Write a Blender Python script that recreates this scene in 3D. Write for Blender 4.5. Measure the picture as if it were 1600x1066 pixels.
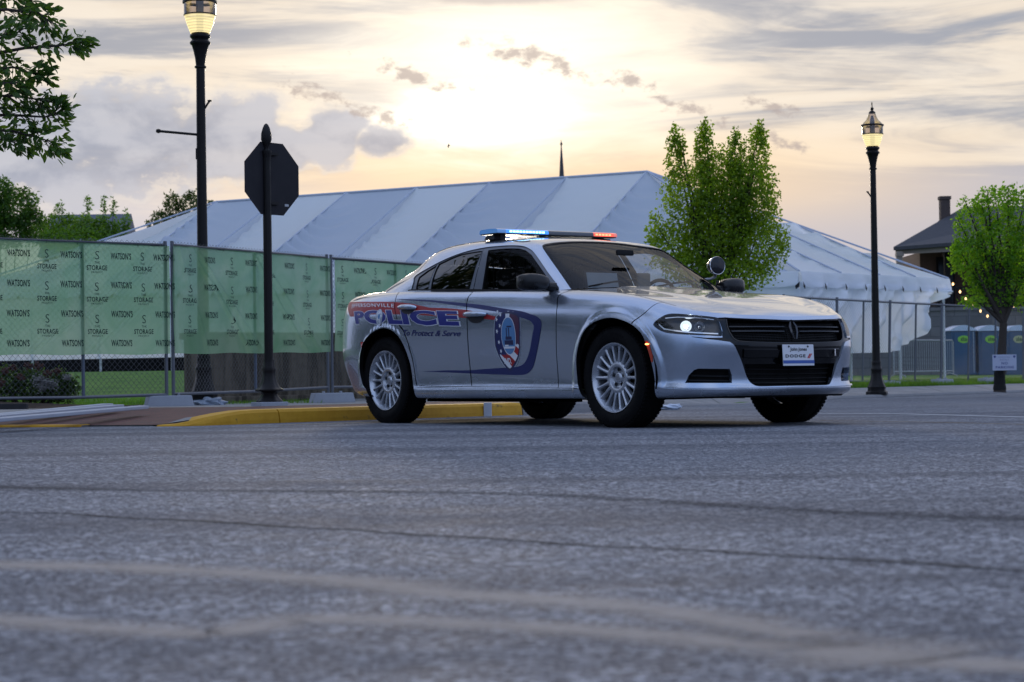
import bpy, bmesh, math, random
import numpy as np
from mathutils import Vector, Matrix, noise
from mathutils.geometry import delaunay_2d_cdt
R=math.radians
for o in list(bpy.data.objects): bpy.data.objects.remove(o)
scn=bpy.context.scene; COL=scn.collection
random.seed(7); rng=np.random.default_rng(5)

# ------------------------------------------------------------ camera
CH=0.37245; PIT=0.01788; ROL=0.013664; F=3111.0
cam=bpy.data.cameras.new('camera'); cam.lens=70.0; cam.sensor_width=36; cam.clip_start=.1; cam.clip_end=3000
cam.dof.use_dof=True; cam.dof.focus_distance=14.6; cam.dof.aperture_fstop=6.3
co=bpy.data.objects.new('camera',cam); COL.objects.link(co); scn.camera=co
co.matrix_world=Matrix.Translation((0,0,CH))@Matrix.Rotation(math.pi/2+PIT,4,'X')@Matrix.Rotation(-ROL,4,'Z')
def at(px,py,Y):
    """world point seen at a place of the 1600 px wide photograph, at distance Y"""
    a=px-800;b=533-py;c,s=math.cos(ROL),math.sin(ROL)
    x=(a*c+b*s)/F;y=(-a*s+b*c)/F
    d=math.cos(PIT)-y*math.sin(PIT);u=math.sin(PIT)+y*math.cos(PIT)
    return Vector((x/d*Y,Y,CH+u/d*Y))
def on(px,py,z=0.0):
    v=at(px,py,1.0);t=(z-CH)/(v.z-CH);return Vector((v.x*t,t,z))

# ------------------------------------------------------------ sky
SUNEL=R(7.6); SUNAZ=R(-1.6)
sd=Vector((math.sin(SUNAZ)*math.cos(SUNEL),math.cos(SUNAZ)*math.cos(SUNEL),math.sin(SUNEL)))
w=bpy.data.worlds.new('World'); scn.world=w; w.use_nodes=True
NT=w.node_tree; NT.nodes.clear()
class NB:
    def __init__(s,t): s.t=t
    def n(s,ty,**k):
        x=s.t.nodes.new(ty)
        for a,b in k.items():
            if a.startswith('_'): x.inputs[int(a[1:]) if a[1:].isdigit() else a[1:].replace('_',' ')].default_value=b
            else: setattr(x,a,b)
        return x
    def l(s,a,b): s.t.links.new(a,b)
    def math(s,op,a,b=None,c=None,clamp=False):
        x=s.t.nodes.new('ShaderNodeMath');x.operation=op;x.use_clamp=clamp
        for i,v in enumerate((a,b,c)):
            if v is None: continue
            if hasattr(v,'is_linked') : s.l(v,x.inputs[i])
            else: x.inputs[i].default_value=v
        return x.outputs[0]
    def mix(s,f,a,b,mode='MIX'):
        x=s.t.nodes.new('ShaderNodeMix');x.data_type='RGBA';x.blend_type=mode;x.clamp_factor=True
        for i,v in ((0,f),(6,a),(7,b)):
            if hasattr(v,'is_linked'): s.l(v,x.inputs[i])
            elif i==0: x.inputs[0].default_value=v
            else: x.inputs[i].default_value=(*v,1)
        return x.outputs[2]
    def ss(s,v,a,b,lo=0.,hi=1.):
        x=s.t.nodes.new('ShaderNodeMapRange');x.interpolation_type='SMOOTHSTEP'
        s.l(v,x.inputs[0]);x.inputs[1].default_value=a;x.inputs[2].default_value=b;x.inputs[3].default_value=lo;x.inputs[4].default_value=hi
        return x.outputs[0]
    def noise(s,vec,sc,det=5,rough=.55,dist=0.):
        x=s.t.nodes.new('ShaderNodeTexNoise');x.inputs['Scale'].default_value=sc;x.inputs['Detail'].default_value=det
        x.inputs['Roughness'].default_value=rough;x.inputs['Distortion'].default_value=dist
        if vec is not None: s.l(vec,x.inputs['Vector'])
        return x.outputs[0]
    def comb(s,x,y,z=0.):
        c=s.t.nodes.new('ShaderNodeCombineXYZ')
        for i,v in enumerate((x,y,z)):
            if hasattr(v,'is_linked'): s.l(v,c.inputs[i])
            else: c.inputs[i].default_value=v
        return c.outputs[0]
b=NB(NT)
tc=b.n('ShaderNodeTexCoord'); sep=b.n('ShaderNodeSeparateXYZ'); b.l(tc.outputs['Generated'],sep.inputs[0])
X,Y_,Z_=sep.outputs
az=b.math('MULTIPLY',b.math('ARCTAN2',X,Y_),57.2958); el=b.math('MULTIPLY',b.math('ARCSINE',Z_),57.2958)
sky=b.n('ShaderNodeTexSky'); sky.sky_type='NISHITA'; sky.sun_disc=False; sky.sun_elevation=SUNEL; sky.sun_rotation=-SUNAZ if False else SUNAZ
sky.air_density=1.2; sky.dust_density=1.5; sky.ozone_density=2.0
# warm veil of high cloud in front, bluer overhead and behind
dot=b.n('ShaderNodeVectorMath'); dot.operation='DOT_PRODUCT'; b.l(tc.outputs['Generated'],dot.inputs[0]); dot.inputs[1].default_value=sd
ang=b.math('MULTIPLY',b.math('ARCCOSINE',b.math('MINIMUM',dot.outputs['Value'],1.0)),57.2958)
front=b.ss(ang,58,16)
streak=b.noise(b.comb(b.math('MULTIPLY',az,.055),b.math('MULTIPLY',el,.42),1.7),1.6,6,.6,.6)
streak2=b.noise(b.comb(b.math('MULTIPLY',az,.16),b.math('MULTIPLY',el,.9),5.1),1.3,7,.62,.4)
cream=b.mix(b.ss(streak,.42,.58),(.38,.41,.49),(.90,.79,.67))
cream=b.mix(b.ss(b.math('MULTIPLY_ADD',streak2,.5,b.math('MULTIPLY',streak,.5)),.42,.60,0,.55),cream,(1.02,.93,.82))
# low band of grey lavender under the warm one
low=b.mix(b.ss(az,-10,9),(.62,.63,.73),(.54,.54,.62))
warmband=b.math('MULTIPLY',b.ss(el,2.2,4.6),1.0)
cream=b.mix(b.ss(b.math('ADD',el,b.math('MULTIPLY_ADD',streak,5.,-2.5)),4.4,7.0),low,cream)
# orange edge near the sun's foot
orange=b.math('MULTIPLY',b.ss(b.math('ABSOLUTE',b.math('SUBTRACT',el,5.6)),2.0,.2),b.ss(b.math('ABSOLUTE',b.math('SUBTRACT',az,1.5)),15,3))
cream=b.mix(b.math('MULTIPLY',orange,.7),cream,(1.05,.78,.50))
# bright veil around the sun, broader sideways
dx=b.math('DIVIDE',b.math('SUBTRACT',az,.0),6.6); dy=b.math('DIVIDE',b.math('SUBTRACT',el,8.9),2.9)
gl=b.math('SQRT',b.math('ADD',b.math('MULTIPLY',dx,dx),b.math('MULTIPLY',dy,dy)))
glow=b.ss(b.math('ADD',gl,b.math('MULTIPLY_ADD',streak2,1.3,-.65)),1.25,.15)
cream=b.mix(glow,cream,(1.36,1.24,1.06))
dx=b.math('DIVIDE',b.math('SUBTRACT',az,-1.0),3.2); dy=b.math('DIVIDE',b.math('SUBTRACT',el,7.5),1.0)
gl=b.math('SQRT',b.math('ADD',b.math('MULTIPLY',dx,dx),b.math('MULTIPLY',dy,dy)))
core=b.ss(b.math('ADD',gl,b.math('MULTIPLY_ADD',streak2,1.0,-.5)),1.15,.35)
cream=b.mix(core,cream,(2.0,1.85,1.55))
# grey-blue cumulus bank on the left and small dark scraps
cn=b.noise(b.comb(b.math('MULTIPLY',az,.42),b.math('MULTIPLY',el,.62),2.2),1.5,10,.56,.15)
def blob(ax,ey,wx,wy,th=1.0,soft=.35,namp=2.2):
    dx=b.math('DIVIDE',b.math('SUBTRACT',az,ax),wx);dy=b.math('DIVIDE',b.math('SUBTRACT',el,ey),wy)
    r=b.math('SQRT',b.math('ADD',b.math('MULTIPLY',dx,dx),b.math('MULTIPLY',dy,dy)))
    return b.ss(b.math('ADD',r,b.math('MULTIPLY_ADD',cn,namp,-namp/2)),th,th-soft)
def mx(a,c): return b.math('MAXIMUM',a,c)
def deg(px,py): return (px-800)/54.3,(588.6-(px-800)*.0137-py)/54.3
bank=None
for px,py,wx,wy in [(60,240,3.6,1.7),(200,230,3.2,1.6),(350,225,2.2,1.3),(440,240,1.2,.7),(525,215,.95,.85),(600,225,1.0,.45)]:
    k=blob(*deg(px,py),wx,wy,1.20,.55,2.0); bank=k if bank is None else mx(bank,k)
bk=b.mix(b.ss(cn,.38,.66),(.52,.56,.67),(.31,.37,.51))
cream=b.mix(b.math('MULTIPLY',bank,.90),cream,bk);rim=b.math('MULTIPLY',b.ss(b.math('ABSOLUTE',b.math('SUBTRACT',bank,.42)),.34,.05),.28);cream=b.mix(rim,cream,(.95,.88,.80))
cn2=b.noise(b.comb(b.math('MULTIPLY',az,1.2),b.math('MULTIPLY',el,2.0),9.2),1.6,9,.62,.2)
sc=None
for px,py,wx,wy in [(995,128,.6,.22),(1090,178,1.0,.22),(850,95,1.9,.3),(660,125,1.2,.25),(590,180,1.3,.22),(1210,170,.9,.18),(1225,225,.7,.2),(500,150,.9,.3)]:
    dx=b.math('DIVIDE',b.math('SUBTRACT',az,deg(px,py)[0]),wx);dy=b.math('DIVIDE',b.math('SUBTRACT',b.math('ADD',el,b.math('MULTIPLY',b.math('SUBTRACT',az,deg(px,py)[0]),.30)),deg(px,py)[1]),wy)
    r=b.math('SQRT',b.math('ADD',b.math('MULTIPLY',dx,dx),b.math('MULTIPLY',dy,dy)))
    k=b.ss(b.math('ADD',r,b.math('MULTIPLY_ADD',cn2,6.,-3.0)),1.15,-.25); sc=k if sc is None else mx(sc,k)
cream=b.mix(b.math('MULTIPLY',sc,.78),cream,(.42,.37,.39))
# dark lens cloud at the top
k=blob(*deg(800,2),3.4,.28,1.0,.7,1.0); cream=b.mix(b.math('MULTIPLY',k,.6),cream,(.45,.42,.47))
# overhead / behind: blue with soft white cloud, from the Nishita sky lifted by cloud cover
n3=b.noise(tc.outputs['Generated'],2.6,7,.6,.5)
over=b.mix(b.ss(n3,.40,.68),(.36,.58,1.08),(.92,1.02,1.27))
over=b.mix(b.ss(el,-2,25),(.30,.42,.72),over)
over=b.mix(b.ss(ang,140,60),over,b.mix(.5,over,(.70,.75,.98)))
allc=b.mix(front,over,cream)
allc=b.mix(b.ss(el,-1.5,0),(.05,.05,.055),allc)
bg1=b.n('ShaderNodeBackground',_Strength=.10); b.l(sky.outputs[0],bg1.inputs[0])
bg2=b.n('ShaderNodeBackground',_Strength=.80); b.l(allc,bg2.inputs[0])
ad=b.n('ShaderNodeMixShader'); ad.inputs[0].default_value=.965; b.l(bg1.outputs[0],ad.inputs[1]); b.l(bg2.outputs[0],ad.inputs[2])
wo=b.n('ShaderNodeOutputWorld'); b.l(ad.outputs[0],wo.inputs[0])
w.cycles.sampling_method='AUTOMATIC'
# ------------------------------------------------------------ sun behind thin cloud
sl=bpy.data.lights.new('sun','SUN'); sl.energy=1.0; sl.angle=R(8); sl.color=(1,.84,.64)
so=bpy.data.objects.new('sun',sl); COL.objects.link(so); so.rotation_euler=sd.to_track_quat('Z','Y').to_euler()
vs=scn.view_settings; scn.display_settings.display_device='sRGB'
vs.view_transform='Standard'; vs.look='None'; vs.exposure=0.22; vs.gamma=1; vs.use_curve_mapping=False

# ------------------------------------------------------------ materials
def newmat(name):
    m=bpy.data.materials.new(name);m.use_nodes=True;t=m.node_tree;t.nodes.clear();return m,NB(t)
def outp(bb,sh,disp=None):
    o=bb.n('ShaderNodeOutputMaterial');bb.l(sh,o.inputs[0])
    if disp is not None: bb.l(disp,o.inputs[2])
def pbsdf(bb,col,rough=.5,metal=0.,coat=0.,spec=.5,normal=None):
    p=bb.n('ShaderNodeBsdfPrincipled')
    if hasattr(col,'is_linked'): bb.l(col,p.inputs['Base Color'])
    else: p.inputs['Base Color'].default_value=(*col,1)
    if hasattr(rough,'is_linked'): bb.l(rough,p.inputs['Roughness'])
    else: p.inputs['Roughness'].default_value=rough
    p.inputs['Metallic'].default_value=metal;p.inputs['Coat Weight'].default_value=coat;p.inputs['Coat Roughness'].default_value=.03
    p.inputs['Specular IOR Level'].default_value=spec
    if normal is not None: bb.l(normal,p.inputs['Normal'])
    return p
def bump(bb,h,dist=.01,st=.5):
    x=bb.n('ShaderNodeBump',_Strength=st,_Distance=dist);bb.l(h,x.inputs['Height']);return x.outputs[0]
MATS={}
def mat(name,col,rough=.5,metal=0.,coat=0.,var=.12,sc=6.,spec=.5,bmp=0.,bsc=60.):
    """plain material with a little procedural unevenness"""
    if name in MATS: return MATS[name]
    m,bb=newmat(name);t=bb.n('ShaderNodeTexCoord');v=t.outputs['Object']
    n=bb.noise(v,sc,6,.6)
    if max(col)<.06 and spec==.5: spec=.22
    c=bb.mix(n,tuple(x*(1-var) for x in col),tuple(min(1,x*(1+var)) for x in col))
    r=bb.ss(bb.noise(v,sc*2.3,5),.2,.8,max(0,rough-.08),min(1,rough+.08))
    nn=bump(bb,bb.noise(v,bsc,5),.01,bmp) if bmp else None
    outp(bb,pbsdf(bb,c,r,metal,coat,spec,nn).outputs[0]);MATS[name]=m;return m
def emit(name,col,st):
    m,bb=newmat(name);e=bb.n('ShaderNodeEmission',_Strength=st);e.inputs[0].default_value=(*col,1)
    outp(bb,e.outputs[0]);MATS[name]=m;return m
def glassmat(name,tint,refl=1.0,rough=.0):
    m,bb=newmat(name);f=bb.n('ShaderNodeFresnel',_IOR=1.5)
    g=bb.n('ShaderNodeBsdfGlossy',_Roughness=rough);t=bb.n('ShaderNodeBsdfTransparent');t.inputs[0].default_value=(*tint,1)
    x=bb.n('ShaderNodeMixShader');bb.l(bb.math('MULTIPLY',f.outputs[0],refl,clamp=True),x.inputs[0]);bb.l(t.outputs[0],x.inputs[1]);bb.l(g.outputs[0],x.inputs[2])
    outp(bb,x.outputs[0]);MATS[name]=m;return m

# ------------------------------------------------------------ object helpers
def tag(o,label=None,cat=None,group=None,kind=None):
    if label: o['label']=label
    if cat: o['category']=cat
    if group: o['group']=group
    if kind: o['kind']=kind
    return o
def empty(name,loc=(0,0,0),rz=0.,**k):
    o=bpy.data.objects.new(name,None);COL.objects.link(o);o.location=loc;o.rotation_euler=(0,0,rz);o.empty_display_size=.2
    return tag(o,**k)
def obj(name,me,m,parent=None,smooth=False,**k):
    if isinstance(me,bmesh.types.BMesh):
        d=bpy.data.meshes.new(name);me.to_mesh(d);me.free();me=d
    for x in (m if isinstance(m,(list,tuple)) else [m]): me.materials.append(x)
    if smooth: me.shade_smooth()
    o=bpy.data.objects.new(name,me);COL.objects.link(o)
    if parent: o.parent=parent
    return tag(o,**k)
def pydata(name,v,f,m,parent=None,smooth=False,**k):
    me=bpy.data.meshes.new(name);me.from_pydata([tuple(map(float,p)) for p in v],[],[tuple(map(int,q)) for q in f]);me.update()
    return obj(name,me,m,parent,smooth,**k)
class MB:
    """collects shapes for one mesh"""
    def __init__(s): s.v=[];s.f=[];s.mi=[]
    def add(s,v,f,mi=0):
        k=len(s.v);s.v+=[tuple(map(float,p)) for p in v];s.f+=[tuple(int(i)+k for i in q) for q in f];s.mi+=[mi]*len(f);return s
    def box(s,c,d,rot=None,mi=0,taper=1.,bev=0.):
        x,y,z=d[0]/2,d[1]/2,d[2]/2
        bm=bmesh.new();bmesh.ops.create_cube(bm,size=1)
        for q in bm.verts:
            t=taper if q.co.z>0 else 1
            q.co=Vector((q.co.x*d[0]*t,q.co.y*d[1]*t,q.co.z*d[2]))
        if bev: bmesh.ops.bevel(bm,geom=list(bm.edges),offset=bev,segments=2,affect='EDGES',profile=.6)
        M=rot if rot is not None else Matrix.Identity(3)
        bm.verts.index_update()
        s.add([M@q.co+Vector(c) for q in bm.verts],[[q.index for q in f.verts] for f in bm.faces],mi);bm.free();return s
    def tube(s,pts,r,seg=8,mi=0,cap=True):
        pts=[Vector(p) for p in pts];rr=r if isinstance(r,(list,tuple)) else [r]*len(pts);k=len(s.v);n=len(pts);up=None
        for i,p in enumerate(pts):
            t=(pts[min(i+1,n-1)]-pts[max(i-1,0)]).normalized()
            if up is None: up=Vector((0,0,1)) if abs(t.z)<.9 else Vector((1,0,0))
            a=(up-t*up.dot(t)).normalized();c=t.cross(a);up=a
            for j in range(seg):
                th=2*math.pi*j/seg;s.v.append(tuple(p+(a*math.cos(th)+c*math.sin(th))*rr[i]))
        for i in range(n-1):
            for j in range(seg):
                s.f.append((k+i*seg+j,k+i*seg+(j+1)%seg,k+(i+1)*seg+(j+1)%seg,k+(i+1)*seg+j));s.mi.append(mi)
        if cap:
            s.f.append(tuple(k+j for j in range(seg))[::-1]);s.mi.append(mi)
            s.f.append(tuple(k+(n-1)*seg+j for j in range(seg)));s.mi.append(mi)
        return s
    def lathe(s,prof,seg=24,M=None,mi=0,fn=None,cap=False):
        """prof: (radius, height) pairs round the z axis"""
        k=len(s.v);M=M or Matrix.Identity(4);n=len(prof)
        for r,z in prof:
            for j in range(seg):
                th=2*math.pi*j/seg;q=r if fn is None else r*fn(th,z)
                s.v.append(tuple(M@Vector((q*math.cos(th),q*math.sin(th),z))))
        for i in range(n-1):
            for j in range(seg):
                s.f.append((k+i*seg+j,k+i*seg+(j+1)%seg,k+(i+1)*seg+(j+1)%seg,k+(i+1)*seg+j));s.mi.append(mi)
        for i,rev in ((0,True),(n-1,False)):
            if cap and prof[i][0]>1e-4:
                q=tuple(k+i*seg+j for j in range(seg));s.f.append(q[::-1] if rev else q);s.mi.append(mi)
        return s
    def build(s,name,m,parent=None,smooth=False,**k):
        me=bpy.data.meshes.new(name);me.from_pydata(s.v,[],s.f);me.update()
        o=obj(name,me,m,parent,False,**k)
        if any(s.mi): me.polygons.foreach_set('material_index',s.mi)
        if smooth:
            me.shade_smooth()
            try: me.set_sharp_from_angle(angle=R(38))
            except Exception: pass
        return o
def grid(name,fn,nu,nv,m,parent=None,smooth=True,**k):
    v=[fn(i/nu,j/nv) for j in range(nv+1) for i in range(nu+1)]
    f=[(j*(nu+1)+i,j*(nu+1)+i+1,(j+1)*(nu+1)+i+1,(j+1)*(nu+1)+i) for j in range(nv) for i in range(nu)]
    return pydata(name,v,f,m,parent,smooth,**k)
def textmesh(body,size=1.,bold=0.,shear=0.,space=1.,maxlen=None,sx=1.):
    """flat letters -> (verts2d, faces), centred"""
    c=bpy.data.curves.new('t','FONT');c.body=body;c.size=size;c.offset=bold;c.shear=shear;c.space_character=space;c.align_x='CENTER';c.align_y='CENTER';c.resolution_u=3
    o=bpy.data.objects.new('t',c);COL.objects.link(o);dg=bpy.context.evaluated_depsgraph_get();dg.update()
    me=bpy.data.meshes.new_from_object(o.evaluated_get(dg));bm=bmesh.new();bm.from_mesh(me)
    bmesh.ops.remove_doubles(bm,verts=bm.verts,dist=1e-5);bmesh.ops.triangulate(bm,faces=bm.faces)
    if maxlen:
        for _ in range(6):
            ed=[e for e in bm.edges if e.calc_length()>maxlen]
            if not ed: break
            bmesh.ops.subdivide_edges(bm,edges=ed,cuts=1);bmesh.ops.triangulate(bm,faces=bm.faces)
    bm.verts.index_update();V=np.array([(v.co.x*sx,v.co.y) for v in bm.verts]).reshape(-1,2);Fc=[[v.index for v in f.verts] for f in bm.faces]
    bm.free();bpy.data.meshes.remove(me);bpy.data.objects.remove(o);bpy.data.curves.remove(c)
    if len(V): V-= (V.max(0)+V.min(0))/2
    return V,Fc
def dup(root,loc=None,rz=None,**k):
    c=root.copy();COL.objects.link(c)
    if loc is not None: c.location=loc
    if rz is not None: c.rotation_euler=(0,0,rz)
    for kk,vv in k.items(): c[kk]=vv
    for ch in list(root.children):
        d=ch.copy();COL.objects.link(d);d.parent=c
        for g in ch.children:
            e=g.copy();COL.objects.link(e);e.parent=d
    return c

# ------------------------------------------------------------ car shell nets
# ---- smooth parametric shells (natural cubic spline nets)
def spl(n):
    A=np.zeros((n,n));B=np.zeros((n,n));A[0,0]=A[-1,-1]=1
    for i in range(1,n-1):
        A[i,i-1]=A[i,i+1]=1;A[i,i]=4;B[i,i-1]=B[i,i+1]=6;B[i,i]=-12
    return np.linalg.solve(A,B)
class Net:
    def __init__(s,P,pad=4):
        P=np.array(P,float)            # stations x levels x 3
        s.n=len(P);s.m=P.shape[1];m=np.array([1,-1,1])
        s.pad=pad
        s.P=np.concatenate([P[1:pad+1][::-1]*m,P,P[-pad-1:-1][::-1]*m])
        s.Du=spl(len(s.P));s.Dv=spl(s.m)
    def W(s,t,D):
        n=len(D);t=np.clip(t,0,n-1-1e-9);i=t.astype(int);f=(t-i)[:,None];k=np.arange(len(t))
        W=np.zeros((len(t),n));W[k,i]=1-f[:,0];W[k,i+1]=f[:,0]
        g=1-f
        return W+((g**3-g)*D[i]+(f**3-f)*D[i+1])/6
    def __call__(s,u,v):
        u=np.atleast_1d(np.asarray(u,float));v=np.atleast_1d(np.asarray(v,float))
        return np.einsum('ni,nj,ijk->nk',s.W(u+s.pad,s.Du),s.W(v,s.Dv),s.P)
    def vz(s,u,z,ax=2):               # level parameter at which the shell reaches height z
        u=np.atleast_1d(np.asarray(u,float));z=np.atleast_1d(np.asarray(z,float))
        vs=np.linspace(0,s.m-1,61)
        Q=np.stack([s(u,np.full(len(u),v))[:,ax] for v in vs],1)
        out=np.zeros(len(u))
        for k in range(len(u)):
            d=Q[k]-z[k];j=np.where(d[:-1]*d[1:]<=0)[0]
            if len(j)==0: out[k]=vs[np.argmin(abs(d))];continue
            j=j[-1];lo,hi=vs[j],vs[j+1];
            for _ in range(14):
                mid=(lo+hi)/2
                dm=s([u[k]],[mid])[0,ax]-z[k]
                if dm*d[j]>0: lo=mid
                else: hi=mid
            out[k]=(lo+hi)/2
        return out
plan=[(.925,0),(.920,.20),(.900,.40),(.84,.575),(.748,.710),(.632,.803),(.50,.870),(.355,.912),(.19,.935),(0,.942),
(-.22,.942),(-.45,.936),(-.75,.928),(-1.1,.924),(-1.5,.925),(-1.9,.93),(-2.3,.938),(-2.65,.950),(-2.95,.958),(-3.25,.955),
(-3.5,.935),(-3.7,.895),(-3.86,.82),(-3.97,.69),(-4.03,.48),(-4.065,.24),(-4.075,0)]
# key stations: levels of (z, inset)
K={0:[(.215,.09),(.25,.035),(.275,.025),(.32,.045),(.42,.03),(.53,.003),(.63,.012),(.70,.035),(.745,.05),(.768,.068)],
3:[(.215,.08),(.24,.025),(.275,.015),(.32,.03),(.43,.02),(.55,.0),(.65,.012),(.72,.035),(.755,.055),(.780,.075)],
5:[(.21,.06),(.235,.015),(.275,.0),(.33,.012),(.45,.004),(.57,.0),(.67,.008),(.745,.04),(.80,.085),(.825,.13)],
7:[(.205,.06),(.225,.02),(.28,.005),(.33,.01),(.47,.005),(.62,.0),(.74,.008),(.83,.035),(.885,.08),(.90,.13)],
9:[(.205,.06),(.222,.02),(.28,.01),(.33,.012),(.49,.006),(.66,.0),(.80,.006),(.895,.03),(.945,.075),(.962,.13)],
11:[(.205,.06),(.222,.015),(.285,.010),(.32,.02),(.49,.014),(.66,.004),(.82,.004),(.915,.028),(.97,.07),(.995,.125)],
14:[(.205,.06),(.222,.012),(.285,.008),(.32,.024),(.49,.022),(.66,.006),(.83,.0),(.93,.018),(1.0,.055),(1.035,.095)],
17:[(.205,.06),(.222,.015),(.285,.012),(.33,.020),(.50,.016),(.68,.004),(.87,.0),(.98,.02),(1.055,.065),(1.085,.115)],
19:[(.21,.06),(.23,.02),(.285,.01),(.34,.012),(.52,.006),(.70,.0),(.88,.002),(.99,.03),(1.06,.085),(1.09,.15)],
21:[(.24,.15),(.26,.10),(.30,.07),(.36,.05),(.52,.008),(.70,.0),(.87,.008),(.98,.035),(1.05,.085),(1.085,.16)],
23:[(.25,.20),(.27,.16),(.31,.13),(.37,.09),(.52,.02),(.70,.005),(.86,.015),(.96,.035),(1.04,.065),(1.08,.11)],
26:[(.25,.20),(.27,.16),(.31,.13),(.37,.09),(.52,.015),(.70,.01),(.86,.03),(.96,.045),(1.05,.05),(1.10,.055)]}
def make_body():
    p=np.array(plan);n=len(p)
    ext=np.concatenate([p[1:2]*[1,-1],p,p[-2:-1]*[1,-1]])
    t=ext[2:]-ext[:-2];t/=np.linalg.norm(t,axis=1)[:,None]
    nrm=np.stack([t[:,1],-t[:,0]],1)
    ks=sorted(K);T=np.array([K[k] for k in ks],float)   # keys x levels x 2
    P=np.zeros((n,10,3))
    for i in range(n):
        for l in range(10):
            z=np.interp(i,ks,T[:,l,0]);ins=np.interp(i,ks,T[:,l,1])
            q=p[i]-nrm[i]*ins
            P[i,l]=(q[0],-q[1],z)
    # smooth the interpolated heights a little along the side
    for _ in range(2):
        Q=P.copy();Q[1:-1,:,2]=.25*P[:-2,:,2]+.5*P[1:-1,:,2]+.25*P[2:,:,2];P=Q
    return Net(P)
# greenhouse: near side (y negative); stations of level points
GH=[
[(-.50,0,1.030),(-.78,0,1.178),(-1.06,0,1.313),(-1.33,0,1.425),(-1.56,0,1.468),(-1.82,0,1.495),(-2.08,0,1.505)],
[(-.505,.26,1.028),(-.785,.255,1.175),(-1.065,.25,1.309),(-1.33,.24,1.421),(-1.56,.2,1.465),(-1.82,.1,1.494),(-2.08,0,1.505)],
[(-.545,.50,1.022),(-.815,.485,1.164),(-1.075,.47,1.296),(-1.315,.45,1.408),(-1.55,.38,1.457),(-1.82,.2,1.490),(-2.08,0,1.505)],
[(-.62,.695,1.015),(-.85,.66,1.148),(-1.07,.625,1.276),(-1.275,.592,1.392),(-1.52,.49,1.446),(-1.80,.26,1.485),(-2.09,0,1.505)],
[(-.74,.81,1.005),(-.94,.765,1.135),(-1.13,.715,1.252),(-1.35,.648,1.374),(-1.55,.545,1.438),(-1.82,.28,1.482),(-2.1,0,1.505)],
[(-.97,.828,1.008),(-1.13,.782,1.142),(-1.29,.727,1.268),(-1.46,.665,1.385),(-1.65,.55,1.446),(-1.88,.28,1.487),(-2.11,0,1.505)],
[(-1.27,.834,1.018),(-1.39,.787,1.158),(-1.51,.73,1.288),(-1.63,.665,1.403),(-1.78,.55,1.455),(-1.95,.28,1.492),(-2.13,0,1.504)],
[(-1.60,.836,1.032),(-1.67,.788,1.172),(-1.75,.731,1.302),(-1.83,.665,1.411),(-1.93,.55,1.460),(-2.04,.28,1.494),(-2.16,0,1.503)],
[(-1.95,.836,1.050),(-1.98,.787,1.186),(-2.01,.729,1.308),(-2.05,.666,1.412),(-2.1,.552,1.464),(-2.15,.28,1.491),(-2.2,0,1.500)],
[(-2.30,.834,1.067),(-2.29,.785,1.190),(-2.27,.727,1.302),(-2.26,.668,1.404),(-2.26,.553,1.460),(-2.26,.28,1.482),(-2.25,0,1.493)],
[(-2.62,.828,1.080),(-2.57,.778,1.188),(-2.52,.72,1.288),(-2.47,.668,1.384),(-2.43,.555,1.454),(-2.38,.275,1.474),(-2.33,0,1.486)],
[(-2.92,.815,1.090),(-2.84,.765,1.182),(-2.76,.708,1.266),(-2.68,.662,1.354),(-2.60,.555,1.435),(-2.5,.27,1.462),(-2.40,0,1.477)],
[(-3.17,.78,1.097),(-3.06,.735,1.168),(-2.95,.68,1.241),(-2.85,.635,1.320),(-2.76,.54,1.402),(-2.63,.26,1.447),(-2.48,0,1.466)],
[(-3.34,.72,1.104),(-3.23,.685,1.162),(-3.11,.64,1.226),(-3.00,.585,1.294),(-2.89,.49,1.372),(-2.74,.25,1.434),(-2.54,0,1.458)],
[(-3.43,.61,1.110),(-3.34,.575,1.164),(-3.28,.535,1.228),(-3.13,.49,1.295),(-2.97,.40,1.362),(-2.78,.22,1.424),(-2.58,0,1.453)],
[(-3.48,.40,1.116),(-3.40,.38,1.172),(-3.33,.35,1.239),(-3.17,.32,1.308),(-3.0,.26,1.366),(-2.8,.15,1.421),(-2.6,0,1.450)],
[(-3.49,0,1.120),(-3.41,0,1.178),(-3.34,0,1.246),(-3.18,0,1.316),(-3.0,0,1.374),(-2.8,0,1.422),(-2.61,0,1.449)]]
GH=[[(a,-b,c) for a,b,c in r] for r in GH]
def make_green(): return Net(GH)

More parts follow.
